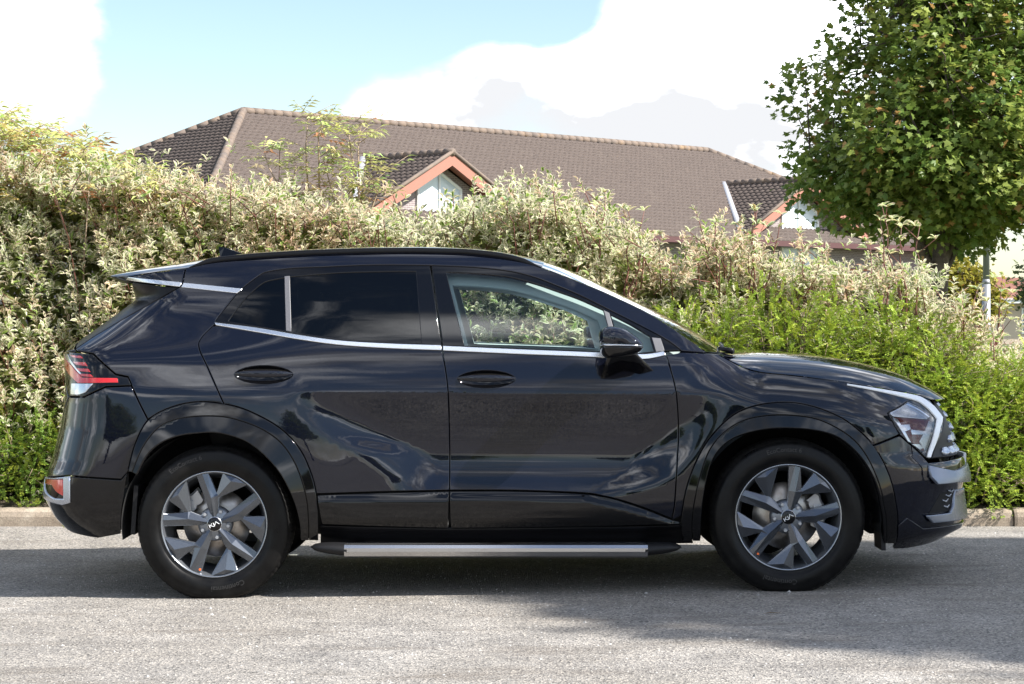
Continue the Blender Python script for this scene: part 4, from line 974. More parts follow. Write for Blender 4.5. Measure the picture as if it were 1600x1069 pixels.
def hedge_front(x, z):
    h = hedge_top(x); t = np.clip(z / h, 0, 1)
    return 2.72 + 1.15 * t ** 1.7 + .16 * nz1(x * 1.3, z * 1.6, 2) - .12 * np.cos((x - centres[0]) / .93 * 2 * math.pi)
ns = 11500
x = rng.uniform(-5.4, 5.4, ns); h = hedge_top(x); z = .08 + (h - .08) * rng.random(ns) ** .75
depth = np.abs(rng.normal(0, .20, ns)); y = hedge_front(x, z) + depth
tp = rng.random(ns) < .26; y[tp] += rng.uniform(0, 1.1, tp.sum()); z[tp] = (h[tp] * (1 - .05 * rng.random(tp.sum()) ** 2)) + .05 * nz1(x[tp] * 4, y[tp] * 4)
z = z + np.where(tp, rng.gamma(1.0, .05, ns), 0)
d = unit(np.stack([rng.normal(0, .5, ns), -.55 + rng.normal(0, .45, ns) + .4 * tp, .75 + rng.normal(0, .35, ns)], -1)); slen = rng.uniform(.07, .15, ns)
owner = np.argmin(np.abs((x + rng.normal(0, .10, ns))[:, None] - centres[None]), 1)
warm = np.clip(.5 + .55 * nz1(x * .9, z * 2.2, 5) + rng.normal(0, .2, ns) - .25 * (z < 1.2), 0, 1)
a0 = unit(np.cross(d, np.array([0, 0, 1.0]) + rng.normal(0, .1, (ns, 3)))); b0 = np.cross(d, a0)
PV = [[] for _ in centres]; CV = [[] for _ in centres]
LP, LD, LN, LL, LC, LO = [], [], [], [], [], []
for j in range(5):
    f = (j + 1) / 5.0
    for s_ in (0, 1):
        ang = (math.pi / 2) * (j % 2) + math.pi * s_ + rng.normal(0, .25, ns); rad = a0 * np.cos(ang)[:, None] + b0 * np.sin(ang)[:, None]
        LP.append(x[:, None] * np.array([1, 0, 0]) + y[:, None] * np.array([0, 1, 0]) + z[:, None] * np.array([0, 0, 1]) + d * (slen * f)[:, None])
        spread = 1.25 - .75 * f; LD.append(unit(rad * spread + d * (1 - .3 * spread) + rng.normal(0, .18, (ns, 3)))); LN.append(unit(d * 1.2 - rad * .4 + np.array([0, -.1, .5]) + rng.normal(0, .15, (ns, 3))))
        LL.append(rng.uniform(.046, .074, ns) * (1.08 - .35 * f))
        cream = np.array([.82, .77, .59]); pink = np.array([.74, .47, .35]); grn = np.array([.40, .50, .15])
        c = cream + (pink - cream) * (np.clip(warm * 1.3 - .22, 0, 1) * rng.random(ns) ** .8)[:, None]; gsel = rng.random(ns) < .13; c[gsel] = grn; LC.append(c * rng.uniform(.72, 1.12, (ns, 1))); LO.append(owner)
LP, LD, LN, LL, LC, LO = [np.concatenate(q) for q in (LP, LD, LN, LL, LC, LO)]
keep = rng.random(len(LP)) < .86
LP, LD, LN, LL, LC, LO = LP[keep], LD[keep], LN[keep], LL[keep], LC[keep], LO[keep]
for i, cx in enumerate(centres):
    where = DOGW[min(i, len(DOGW) - 1)]
    root = tag(empty('dogwood_shrub', (cx, 3.4, .1)), 'cream-edged dogwood shrub with red stems ' + where, 'shrub', 'cream-edged dogwood shrubs along the bed')
    k = LO == i; off = np.array([cx, 3.4, .1])
    leaves_obj('foliage', leaf_arrays(LP[k] - off, LD[k], LN[k], LL[k], LL[k] * rng.uniform(.40, .55, k.sum()), T_VAR), T_VAR, LC[k], m_dog, root)
    # dull leaves deep inside the shrub
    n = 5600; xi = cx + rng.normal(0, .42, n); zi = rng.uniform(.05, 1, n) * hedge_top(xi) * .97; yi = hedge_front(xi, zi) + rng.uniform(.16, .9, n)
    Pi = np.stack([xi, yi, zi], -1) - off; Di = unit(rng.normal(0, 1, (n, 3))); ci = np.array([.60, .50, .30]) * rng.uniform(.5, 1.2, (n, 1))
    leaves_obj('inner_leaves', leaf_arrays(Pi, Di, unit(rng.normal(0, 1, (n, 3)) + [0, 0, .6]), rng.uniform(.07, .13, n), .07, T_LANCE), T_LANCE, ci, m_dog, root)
    st = MB(); ks = np.where(owner == i)[0]
    for q in rng.choice(ks, 15, replace=False):
        b = np.array([cx + rng.normal(0, .22), 3.3 + rng.normal(0, .2), .08]); e = np.array([x[q], y[q], z[q]]); t = np.linspace(0, 1, 6)[:, None]
        mid_ = b + (e - b) * t; mid_[:, 2] += .22 * np.sin(t[:, 0] * math.pi) * rng.uniform(.3, 1); mid_[1:-1] += rng.normal(0, .055, (4, 3)) * [1, .3, 1]; mid_[1:-1, 1] += .25; e2 = e + d[q] * slen[q]
        st.tube(list(mid_ - off) + [e2 - off], [.008, .0065, .005, .004, .003, .0025, .002], 5)
    for q in rng.choice(ks, 130, replace=False):
        e = np.array([x[q], y[q], z[q]]); st.tube([e - d[q] * .16 + np.array([0, .05, -.04]) - off, e - off, e + d[q] * slen[q] - off], [.0042, .0032, .002], 4)
    st.build('stems', redstem, root, True)['kind'] = 'stuff'
# tall dogwood shoots that stand above the rest
def shoot(px, ytop, ybase, D, lean, nleaf, name, label, group, leafm=m_dog, tmpl=T_VAR, stemm=redstem, fan=4, ll=.065, colr=None):
    x0 = (px - 800) / F * D; y0 = D - CAMD; zt = HC - (ytop - HY) / F * D; zb = HC - (ybase - HY) / F * D - .5
    root = tag(empty(name, (x0, y0, zb)), label, 'shrub', group); Pl, Dl, Nl = [], [], []; st = MB(); H = zt - zb
    for s_ in range(fan):
        e = np.array([lean * (s_ / fan) * .8 + rng.normal(0, .10), rng.normal(0, .12), H * rng.uniform(.72, 1.0) if s_ else H]); b = np.array([rng.normal(0, .04), 0, 0]); t = np.linspace(0, 1, 7)[:, None]
        c = b + (e - b) * t; c[1:-1, 0] += rng.normal(0, .02, 5); st.tube(c, np.linspace(.009, .0025, 7), 5)
        for f in np.linspace(.45, 1, nleaf):
            p = b + (e - b) * f
            for w_ in range(5 if f > .97 else 2):
                an = rng.uniform(0, 6.28); dd = np.array([math.cos(an), math.sin(an), rng.uniform(.2, 1.1)]); Pl.append(p); Dl.append(dd); Nl.append((-math.cos(an) * .5, -math.sin(an) * .5 - .2, 1))
            if f > .6 and f < .97 and rng.random() < .7:
                an = rng.uniform(0, 6.28); tw = p + np.array([math.cos(an) * .12, math.sin(an) * .12, .10]); st.tube([p, tw], [.004, .002], 4)
                for w_ in range(6):
                    a2 = rng.uniform(0, 6.28); Pl.append(tw); Dl.append((math.cos(a2), math.sin(a2), rng.uniform(.1, 1))); Nl.append((-math.cos(a2) * .5, -.3, 1))
    Pl, Dl, Nl = np.array(Pl), np.array(Dl), np.array(Nl); n = len(Pl)
    base = np.array(colr if colr else (.72, .69, .43)); cl = base * rng.uniform(.7, 1.15, (n, 1)) * (1 + rng.normal(0, .08, (n, 3)))
    L_ = rng.uniform(.75, 1.2, n) * ll
    leaves_obj('foliage', leaf_arrays(Pl, unit(Dl), unit(Nl), L_, L_ * .45, tmpl), tmpl, np.clip(cl, .01, 1), leafm, root); st.build('stems', stemm, root, True)['kind'] = 'stuff'
SHW = {1165: 'in front of the second gable valley', 1420: 'with red stem rising before the maple trunk', 1375: 'under the maple crown edge', 1245: 'in front of the pale gable window', 1530: 'crossing the lamp post', 1575: 'in front of the distant house', 905: 'before the middle of the long roof',
       560: 'at the foot of the rusty-leaved shoot', 830: 'beside the gable with the white window', 1120: 'below the eaves of the long roof', 980: 'above the windscreen top'}
for (px, yt, yb, ln_) in ((1165, 330, 420, .1), (1420, 322, 430, .15), (1375, 345, 430, -.1), (1245, 365, 430, .1), (1530, 432, 540, .1), (1575, 480, 560, .1), (905, 300, 380, .05), (560, 318, 400, .1), (830, 286, 360, -.1), (1120, 350, 420, -.1), (980, 330, 400, .1)):
    shoot(px, yt, yb, 14.6, ln_, 6, 'dogwood_shoot', 'upright cream-edged dogwood shoot ' + SHW[px], 'dogwood shoots above the shrubs', fan=3)
# --- elders: yellow-green pinnate leaves
def elder(name, label, spots, group=None, col=(.56, .57, .21), nl=7, base=None, stems=True, ll=(.06, .095)):
    spots = np.array(spots, float); b = np.array(base if base is not None else [spots[:, 0].mean(), spots[:, 1].mean() + .2, .1]); root = tag(empty(name, tuple(b)), label, 'shrub', group)
    Pl, Dl, Nl, Ll, Cl = [], [], [], [], []; st = MB()
    for s_ in spots:
        an = rng.uniform(0, 6.28); ax = unit(np.array([math.cos(an), math.sin(an) - .3, rng.uniform(-.15, .8)])); Lr = rng.uniform(.13, .22); side = unit(np.cross(ax, [0, 0, 1])); upv = np.cross(side, ax); c = np.array(col) * rng.uniform(.65, 1.2) * (1 + rng.normal(0, .10, 3))
        if rng.random() < .06: c = np.array([.42, .20, .10])
        for j in range(nl // 2):
            f = .35 + .5 * j / (nl // 2 - 1)
            for q in (-1, 1): Pl.append(s_ + ax * Lr * f - upv * .03 * f * f); Dl.append(side * q + ax * .55 - np.array([0, 0, .25])); Nl.append(upv + rng.normal(0, .15, 3)); Ll.append(rng.uniform(*ll)); Cl.append(c)
        Pl.append(s_ + ax * Lr * .9); Dl.append(ax - np.array([0, 0, .3])); Nl.append(upv); Ll.append(ll[1]); Cl.append(c); st.tube([s_ - b, s_ + ax * Lr * .95 - b], [.0028, .0015], 4)
    Pl, Dl, Nl, Ll, Cl = map(np.array, (Pl, Dl, Nl, Ll, Cl))
    leaves_obj('foliage', leaf_arrays(Pl - b, unit(Dl), unit(Nl), Ll, Ll * .36, T_LANCE), T_LANCE, np.clip(Cl, .01, 1), m_eld, root)
    return root, st, b
n = 1700; sx = rng.uniform(-5.6, -2.35, n); top = 1.3 + (493 - np.interp(sx / .0046 + 800, [-420, 0, 100, 200, 300], [180, 188, 210, 258, 300])) * .0046
sz = top - np.abs(rng.normal(0, .34, n)); sy = 4.1 + rng.normal(0, .35, n) + .3 * (top - sz)
r_, st, b = elder('elder_bush', 'yellow-green elder bush rising behind the dogwoods beside the tiled roof', np.stack([sx, sy, sz], -1))
for q in range(46):
    i = rng.integers(n); e = np.array([sx[i], sy[i], sz[i]]); bb = np.array([sx[i] + rng.normal(0, .25), 4.4, .1]); t = np.linspace(0, 1, 6)[:, None]; c = bb + (e - bb) * t; c[1:-1] += rng.normal(0, .03, (4, 3)); st.tube(c - b, np.linspace(.014, .003, 6), 5)
st.build('stems', palestem, r_, True)['kind'] = 'stuff'
def tall_elder(stems, label):
    sp_, lines = [], []
    for pts in stems:
        c = np.array([((a - 800) / F * 15.1, 15.1 - CAMD + rng.normal(0, .05), HC - (b - HY) / F * 15.1) for a, b in pts]); lines.append(c)
        L = np.linalg.norm(np.diff(c, axis=0), axis=1).sum(); tt = np.linspace(.25, 1, int(L / .055) + 3)
        dd = np.concatenate(([0], np.cumsum(np.linalg.norm(np.diff(c, axis=0), axis=1)))); dd /= dd[-1]
        for t in tt:
            p = np.array([np.interp(t, dd, c[:, k]) for k in range(3)]); sp_.append(p + rng.normal(0, .035, 3))
            if t > .95:
                for _ in range(3): sp_.append(p + rng.normal(0, .03, 3))
    r_, st, b = elder('elder_shoots', label, sp_, col=(.52, .54, .20), ll=(.05, .08), base=(lines[0][0][0], 4.2, .1))
    for c in lines: st.tube(np.concatenate([[[c[0][0] + .05, c[0][1], .1]], c]) - b, np.linspace(.012, .0028, len(c) + 1), 5)
    st.build('stems', palestem, r_, True)['kind'] = 'stuff'
tall_elder([[(470, 360), (480, 290), (478, 230), (481, 182)], [(500, 360), (498, 280), (500, 215), (506, 190)], [(452, 350), (440, 300), (420, 262), (408, 232)], [(530, 350), (520, 300), (505, 250)], [(475, 350), (455, 300), (462, 255)], [(520, 350), (545, 300), (590, 262)]],
           'tall pale elder shoots standing up in front of the tiled roof')
tall_elder([[(560, 350), (562, 290), (560, 235), (563, 196)], [(562, 300), (550, 240), (545, 200)], [(575, 340), (590, 300), (575, 275)]], 'thin bare-stemmed shoot with a few rusty leaves against the roof')
# --- fine-leaved green honeysuckle mounds
def mound(px, ytop, D, rx, nspr, label, group, tint=(.22, .33, .045)):
    D += .22; x0 = (px - 800) / F * D; y0 = D - CAMD; H = HC - (ytop - HY) / F * D - .08
    root = tag(empty('honeysuckle_shrub', (x0, y0, .08)), label, 'shrub', group)
    th = rng.uniform(0, 2 * math.pi, nspr); ph = np.arccos(rng.uniform(-.02, 1, nspr)); rr = rng.uniform(.72, 1.0, nspr) * (1 + .14 * nz1(th * 2, ph * 4, px))
    C0 = np.stack([rx * np.sin(ph) * np.cos(th), .62 * np.sin(ph) * np.sin(th) , H * np.cos(ph) ** .8], -1) * rr[:, None]; C0[:, 2] = np.abs(C0[:, 2])
    keep = C0[:, 1] < .25; C0 = C0[keep]; n = len(C0)
    out = unit(C0 / np.array([rx, .62, H]) ** 2); ax = unit(out * np.array([1.0, .9, .35]) + rng.normal(0, .45, (n, 3)) + [0, -.25, .12]); Ls = rng.uniform(.09, .20, n); Pl, Dl, Nl, Cl = [], [], [], []
    side = unit(np.cross(ax, [0, 0, 1.0])); upv = np.cross(side, ax); shade = rng.uniform(.6, 1.35, n); yel = rng.random(n) ** 2
    base = np.array(tint)[None] * shade[:, None] + yel[:, None] * np.array([.15, .10, .0])
    for f in np.linspace(.05, 1, 15):
        for q in (-1, 1):
            Pl.append(C0 + ax * (Ls * f)[:, None] - np.array([0, 0, .10])[None] * (f * f * Ls)[:, None]); Dl.append(side * q + ax * .8 + rng.normal(0, .25, (n, 3))); Nl.append(upv + rng.normal(0, .3, (n, 3))); Cl.append(base * rng.uniform(.7, 1.25, (n, 1)))
    Pl, Dl, Nl, Cl = [np.concatenate(q) for q in (Pl, Dl, Nl, Cl)]; m = len(Pl)
    leaves_obj('foliage', leaf_arrays(Pl, unit(Dl), unit(Nl), rng.uniform(.012, .021, m), rng.uniform(.008, .012, m), T_OVAL), T_OVAL, np.clip(Cl, .01, 1), m_lon, root)
    st = MB()
    for i in rng.choice(n, min(n, 120), replace=False): st.tube([C0[i] * .55, C0[i], C0[i] + ax[i] * Ls[i]], [.0045, .003, .0015], 4)
    st.build('stems', palestem, root, True)['kind'] = 'stuff'
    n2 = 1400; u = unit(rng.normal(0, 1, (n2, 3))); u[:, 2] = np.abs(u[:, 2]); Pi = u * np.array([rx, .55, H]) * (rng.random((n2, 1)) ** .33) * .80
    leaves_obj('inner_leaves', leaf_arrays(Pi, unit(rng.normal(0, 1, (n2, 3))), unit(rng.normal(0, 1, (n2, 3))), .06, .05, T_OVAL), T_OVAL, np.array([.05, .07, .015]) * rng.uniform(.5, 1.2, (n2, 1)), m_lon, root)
GW = {20: 'over the kerb behind the rear bumper', -180: 'well beyond the tail of the car', 1085: 'behind the windscreen base', 1235: 'behind the middle of the bonnet', 1390: 'behind the bonnet tip and headlight', 1500: 'beside the grille', 1600: 'beyond the grille under the lamp post',
      1760: 'well beyond the nose of the car', 1530: 'low on the kerb beside the number plate', 640: 'low behind the rear door', 860: 'low behind the front door'}
GG = 'green honeysuckle shrubs at the kerb'
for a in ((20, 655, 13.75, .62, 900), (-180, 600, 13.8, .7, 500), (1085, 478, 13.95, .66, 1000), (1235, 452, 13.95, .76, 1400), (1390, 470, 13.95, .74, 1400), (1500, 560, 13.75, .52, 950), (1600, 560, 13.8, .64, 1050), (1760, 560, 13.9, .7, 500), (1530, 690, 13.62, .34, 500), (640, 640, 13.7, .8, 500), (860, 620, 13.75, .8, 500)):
    mound(a[0], a[1], a[2], a[3] * 1.1, int(a[4] * 1.9), 'fine-leaved green honeysuckle shrub ' + GW[a[0]], GG, (.12, .21, .035) if a[0] < 100 else (.26, .37, .055))  # mounds beyond the tail: shade put into a darker leaf tint
# dead twigs and low weeds at the foot of the shrubs
for px, D in ((1530, 13.42), (1565, 13.45), (1590, 13.4), (1520, 13.5), (1548, 13.4)):
    x0 = (px - 800) / F * D; m_ = MB(); z0 = rng.uniform(.15, .35)
    m_.tube([(0, 0, z0), (.10, -.03, z0 - .05), (.24, -.05, z0 - .14 + rng.normal(0, .03))], [.006, .004, .0015], 5); m_.tube([(.10, -.03, z0 - .05), (.17, -.08, z0 - .03)], [.003, .001], 4); m_.tube([(0, 0, z0), (-.05, .05, .02)], [.006, .007], 5)
    o = m_.build('dead_twig', palestem, None, True); o.location = (x0, D - CAMD, .08); tag(o, 'bare dry twig sticking out of the green shrubs above the kerb', 'twig', 'dry twigs over the kerb')
def tuft(px, D, n, hgt, label, nm='grass_tuft'):
    x0 = (px - 800) / F * D; P = np.stack([rng.normal(0, .05, n), rng.normal(0, .015, n), np.zeros(n)], -1); Dr = unit(np.stack([rng.normal(0, .7, n), rng.normal(0, .5, n), rng.uniform(.3, 1, n)], -1))
    root = tag(empty(nm, (x0, D - CAMD, float(zg(x0, D - CAMD)))), label, 'weed'); leaves_obj('blades', leaf_arrays(P, Dr, unit(rng.normal(0, 1, (n, 3))), rng.uniform(.4, 1, n) * hgt, .006, T_OVAL), T_OVAL, np.array([.22, .24, .07]) * rng.uniform(.5, 1.3, (n, 1)), m_lon, root)
tuft(122, 13.08, 60, .06, 'little grass tuft growing in the joint at the kerb foot')
straw = mat('straw', (.48, .30, .11), .7)
m_ = MB(); m_.add([(0, 0, .004), (.03, -.006, .012), (.085, .002, .006), (.03, .010, .008)], [(0, 1, 3), (1, 2, 3)]); m_.add([(0, 0, .002), (.03, -.006, .010), (.085, .002, .004), (.03, .010, .006)], [(3, 1, 0), (3, 2, 1)]); o = m_.build('dry_leaf', straw); o.location = ((1192 - 800) / F * 9.28, 9.28 - CAMD, float(zg(1.08, -1.6))); tag(o, 'single dry straw-coloured leaf lying on the asphalt', 'leaf')

# --- maple
def maple(name, loc, dx=0.0, *a_, **k_):
    return maple_(name, loc, dx, *a_, **k_)
def maple_(name, loc, dx, label, group=None, seed=5, ncl=2500, rx=1.66, ry=1.5, rz=2.7, cz=2.95, per=20, ll=.080, cols=((.11, .19, .035), (.33, .37, .08), (.48, .28, .10)), trunk=.11, lean=0.0):
    rg = np.random.default_rng(seed); root = tag(empty(name, loc), label, 'tree', group); st = MB()
    tr = np.array([(0, 0, -.1), (.01, 0, .6), (-.02, .01, 1.2), (.02, -.01, 2.0), (.0, 0, cz), (.03, .02, cz + rz * .75)]); st.tube(tr, [trunk * 1.25, trunk, trunk * .92, trunk * .75, trunk * .42, .015], 10)
    cl = []
    while len(cl) < ncl:
        u = unit(rg.normal(0, 1, 3)); r = rg.random() ** .42; lump = 1 + .16 * math.sin(5 * u[0] + 3 * u[2] + seed) * math.cos(4 * u[1] + seed) + .10 * math.sin(11 * u[2] + 7 * u[0])
        p = u * r * lump * np.array([rx, ry, rz]) * (np.sum(np.abs(u) ** 4) ** -.25) ** .35; tp_ = 1 - .30 * max(p[2], 0) / rz; p[0] *= tp_; p[1] *= tp_; p[0] += dx; p[2], p[0] = (p[2], p[0]) if p[2] > 0 else (p[2] * .34, p[0] * 1.08)
        if math.sin(4.1 * p[0] + seed) * math.sin(3.7 * p[1] + 1) * math.sin(4.6 * p[2] + 2) > .42 and r < .93: continue
        cl.append(p)
    cl = np.array(cl); limbs = []
    for i in range(34):
        zz = rg.uniform(max(1.5, cz - rz * .85), cz + rz * .45); p0 = np.array([0, 0, zz]); e = cl[rg.integers(ncl)] * .9 + [0, 0, cz]
        if e[2] < zz - .2: e[2] = zz + .1
        t = np.linspace(0, 1, 6)[:, None]; c = p0 + (e - p0) * t; c[1:-1] += rg.normal(0, .05, (4, 3)); c[:, 2] += .12 * np.sin(t[:, 0] * math.pi); st.tube(c, np.linspace(trunk * .34, .006, 6), 6); limbs.append(c)
    lim = np.concatenate(limbs); tw = cl[rg.choice(ncl, min(ncl, 420), replace=False)] + [0, 0, cz]
    for e in tw:
        q = lim[np.argmin(np.sum((lim - e) ** 2, 1) + 0.0)]; st.tube([q, (q + e) / 2 + rg.normal(0, .03, 3), e], [.010, .006, .003], 4)
    st.build('trunk', bark, root, True)
    P = np.repeat(cl, per, 0) + rg.normal(0, .085, (ncl * per, 3)) + [0, 0, cz]; n = len(P); outw = unit(P - [0, 0, cz - .4])
    Dr = unit(outw * .6 + rg.normal(0, .65, (n, 3)) + [0, 0, -.25]); Nr = unit(outw * .5 + rg.normal(0, .45, (n, 3)) + [0, 0, .9])
    mixv = np.repeat(rg.random(ncl) ** 1.6, per) * .8 + rg.random(n) * .2; c = np.array(cols[0]) + (np.array(cols[1]) - cols[0]) * mixv[:, None]; rust = rg.random(n) < .035; c[rust] = cols[2]; c *= rg.uniform(.75, 1.2, (n, 1))
    L = rg.uniform(.7, 1.15, n) * ll; leaves_obj('crown', leaf_arrays(P, Dr, Nr, L, L * 1.0, T_MAPLE), T_MAPLE, np.clip(c, .005, 1), m_map, root)
    return root
def copy_tree(o, loc, sc, rz_, label, group):
    c = o.copy(); COL.objects.link(c); c.location = loc; c.scale = (sc, sc, sc); c.rotation_euler = (0, 0, rz_); c['label'] = label
    if group: c['group'] = group
    for ch in o.children:
        q = ch.copy(); COL.objects.link(q); q.parent = c
    return c
DT = 22.0
tree = maple('maple_tree', ((1468 - 800) / F * DT, DT - CAMD, .08), .26, 'green maple tree with reddening leaves standing behind the shrubs beside the lamp post')
maple('shade_tree', (15.6, -5.6, -.02), 0.0, 'broad tall dense maple tree shading the asphalt ahead of the car bonnet', None, 21, 4200, 2.5, 2.1, 2.2, 12.0, 12, .20, trunk=.3)

for i, (bx, by, bs) in enumerate(((-15, -31, 1.5), (-8.5, -34, 1.7), (-2, -30, 1.35), (5, -33, 1.6), (12, -30, 1.5), (19, -35, 1.7))):
    copy_tree(tree, (bx, by - 6, -.05), bs * .8, i * 1.1, 'unseen maple tree added across the car park for reflections in the car doors', 'unseen trees added for reflections')  # unseen tree row added to give the car's side something dark to reflect
# ================================================================== BUILDINGS BEHIND
K = 2.0
A0 = np.array([-5.02 * K, 40 * K - CAMD]); A1 = np.array([(-5.02 + 9.54) * K, (40 + 9.6) * K - CAMD]); LR = float(np.linalg.norm(A1 - A0)); tv = (A1 - A0) / LR; nv = np.array([tv[1], -tv[0]])
ZR, ZE, RE = 1.3 + 3.82 * K, 1.3 + 1.56 * K, 4.2 * K; PIT = (ZR - ZE) / RE
def B(a, r, z): p = A0 + tv * a + nv * r; return (p[0], p[1], z)
tile_m = mat('brown_roof_tile', (.13, .095, .08), .85); oc = coords(tile_m)
t1 = tex_noise(tile_m, oc, .9, 6, .65); t2 = tex_noise(tile_m, oc, 14, 3, .6); t3 = tex_noise(tile_m, oc, 3.5, 5, .7)
tb = ramp(tile_m, t2, [(.3, (.052, .039, .034)), (.7, (.112, .086, .073))]); tb = mixc(tile_m, ramp(tile_m, t1, [(.55, (0, 0, 0)), (.8, (.35, .35, .35))]), tb, (.125, .102, .086))
tb = mixc(tile_m, ramp(tile_m, t3, [(.70, (0, 0, 0)), (.76, (.8, .8, .8))]), tb, (.34, .20, .07)); setc(tile_m, tb)
ridge_m = mat('ridge_tile', (.26, .15, .09), .85); rn_ = tex_noise(ridge_m, coords(ridge_m), 1.6, 5, .6); setc(ridge_m, ramp(ridge_m, rn_, [(.35, (.13, .105, .09)), (.62, (.19, .14, .105)), (.8, (.34, .21, .08))]))
barge = mat('red_brown_board', (.33, .145, .105), .6); gutter_m = mat('maroon_gutter', (.085, .035, .035), .5); whitef = mat('white_frame', (.80, .81, .80), .4); pane = mat('pale_gable_window', (.62, .70, .76), .12); darkp = mat('dark_pane', (.02, .018, .018), .1); lead = mat('lead_flashing', (.33, .34, .37), .6)  # gable panes have one even pale blue-white colour
brick = mat('grey_brick', (.25, .2, .2), .9); bt = N(brick.node_tree, 'ShaderNodeTexBrick'); bt.inputs['Scale'].default_value = 1; bt.inputs['Brick Width'].default_value = .225; bt.inputs['Row Height'].default_value = .075; bt.inputs['Mortar Size'].default_value = .010
bt.inputs['Color1'].default_value = (.20, .155, .165, 1); bt.inputs['Color2'].default_value = (.27, .215, .215, 1); bt.inputs['Mortar'].default_value = (.38, .36, .34, 1)
sx_ = N(brick.node_tree, 'ShaderNodeSeparateXYZ'); cx_ = N(brick.node_tree, 'ShaderNodeCombineXYZ'); brick.node_tree.links.new(coords(brick), sx_.inputs[0]); brick.node_tree.links.new(mth(brick, 'MULTIPLY', mth(brick, 'ADD', sx_.outputs[0], sx_.outputs[1]), .7071), cx_.inputs[0]); brick.node_tree.links.new(sx_.outputs[2], cx_.inputs[1]); brick.node_tree.links.new(cx_.outputs[0], bt.inputs['Vector']); setc(brick, bt.outputs['Color'])
redbrick = mat('orange_brick_band', (.42, .16, .085), .9)
bld = empty('office_building', B(LR / 2, 0, .05)); tag(bld, 'grey brick office building with hipped brown tiled roof and two gables', 'building'); bo = np.array(bld.location)
def rel(p): return tuple(np.array(p) - bo)
def courses(name, origin, ad, bd, up, a0, a1, bmax, parent, gauge=.30, per=.30, amp=.032):
    """tiled slope: wavy courses, each one lapping over the next; a0/a1 give the slope's two edges at height b"""
    V = []; Fc = []; nb = int(bmax / gauge)
    for k_ in range(nb):
        b0, b1 = k_ * gauge, (k_ + 1) * gauge + .03; lo = min(a0(b0), a0(b1)); hi = max(a1(b0), a1(b1)); n = max(3, int((hi - lo) / (per / 6)) + 1); g = np.linspace(lo, hi, n); base = len(V)
        for bb, lift in ((b0, .055), (b1, .0)):
            aa = np.clip(g, a0(bb), a1(bb)); w = amp * np.cos(2 * math.pi * g / per); w = np.where(w < 0, w * .5, w)
            P = np.array(origin)[None] + np.outer(aa, ad) + np.outer(np.full(n, bb), bd) + np.outer(w + lift, up); V += list(P - bo)
        bb = b0; P = np.array(origin)[None] + np.outer(np.clip(g, a0(bb), a1(bb)), ad) + np.outer(np.full(n, bb), bd) + np.outer(np.full(n, -.02), up); V += list(P - bo)
        for i in range(n - 1): Fc.append((base + i, base + i + 1, base + n + i + 1, base + n + i)); Fc.append((base + 2 * n + i, base + 2 * n + i + 1, base + i + 1, base + i))
    o = link(name, py_mesh(name, V, Fc, tile_m, True), parent); o['kind'] = 'stuff'; return o
t3d = np.array([tv[0], tv[1], 0]); n3d = np.array([nv[0], nv[1], 0]); sl = math.hypot(RE, ZR - ZE); bd = (np.array([-nv[0] * RE, -nv[1] * RE, ZR - ZE])) / sl; upn = np.cross(t3d, bd)
roof_b = MB()
c_ = {k_: np.array(B(a, r, ZE)) - bo for k_, a, r in (('fl', -RE, RE), ('fr', LR + RE, RE), ('bl', -RE, -RE), ('br', LR + RE, -RE))}; r0 = np.array(B(0, 0, ZR)) - bo; r1 = np.array(B(LR, 0, ZR)) - bo; dn = np.array([0, 0, -.06])
roof_b.add([c_['fl'] + dn, c_['fr'] + dn, r1 + dn, r0 + dn, c_['bl'] + dn, c_['br'] + dn], [(0, 1, 2, 3), (4, 0, 3), (1, 5, 2), (5, 4, 3, 2)]); roof_o = roof_b.build('roof', tile_m, bld)
courses('roof_tiles', B(-RE, RE, ZE), t3d, bd, upn, lambda b: b * RE / sl, lambda b: LR + 2 * RE - b * RE / sl, sl, roof_o)
bdl = (np.array([tv[0] * RE, tv[1] * RE, ZR - ZE])) / sl; upl = np.cross(-n3d, bdl); upl = upl if upl[2] > 0 else -upl
courses('roof_tiles', B(-RE, -RE, ZE), n3d, bdl, upl, lambda b: b * RE / sl, lambda b: 2 * RE - b * RE / sl, sl, roof_o)
bdr = (np.array([-tv[0] * RE, -tv[1] * RE, ZR - ZE])) / sl; upr = np.cross(n3d, bdr); upr = upr if upr[2] > 0 else -upr
courses('roof_tiles', B(LR + RE, -RE, ZE), n3d, bdr, upr, lambda b: b * RE / sl, lambda b: 2 * RE - b * RE / sl, sl, roof_o)
def caps(p, q, rad=.15):
    p, q = np.array(p), np.array(q); L = np.linalg.norm(q - p); n = max(2, int(L / .45)); m_ = MB()
    for i in range(n):
        a = p + (q - p) * (i / n); b = p + (q - p) * ((i + 1.06) / n); m_.tube([a - bo, b - bo], [rad * 1.02, rad * .97], 8)
    m_.build('ridge_tiles', ridge_m, roof_o, True)
caps(B(0, 0, ZR), B(LR, 0, ZR)); caps(B(0, 0, ZR), B(-RE, RE, ZE)); caps(B(0, 0, ZR), B(-RE, -RE, ZE)); caps(B(LR, 0, ZR), B(LR + RE, RE, ZE)); caps(B(LR, 0, ZR), B(LR + RE, -RE, ZE))
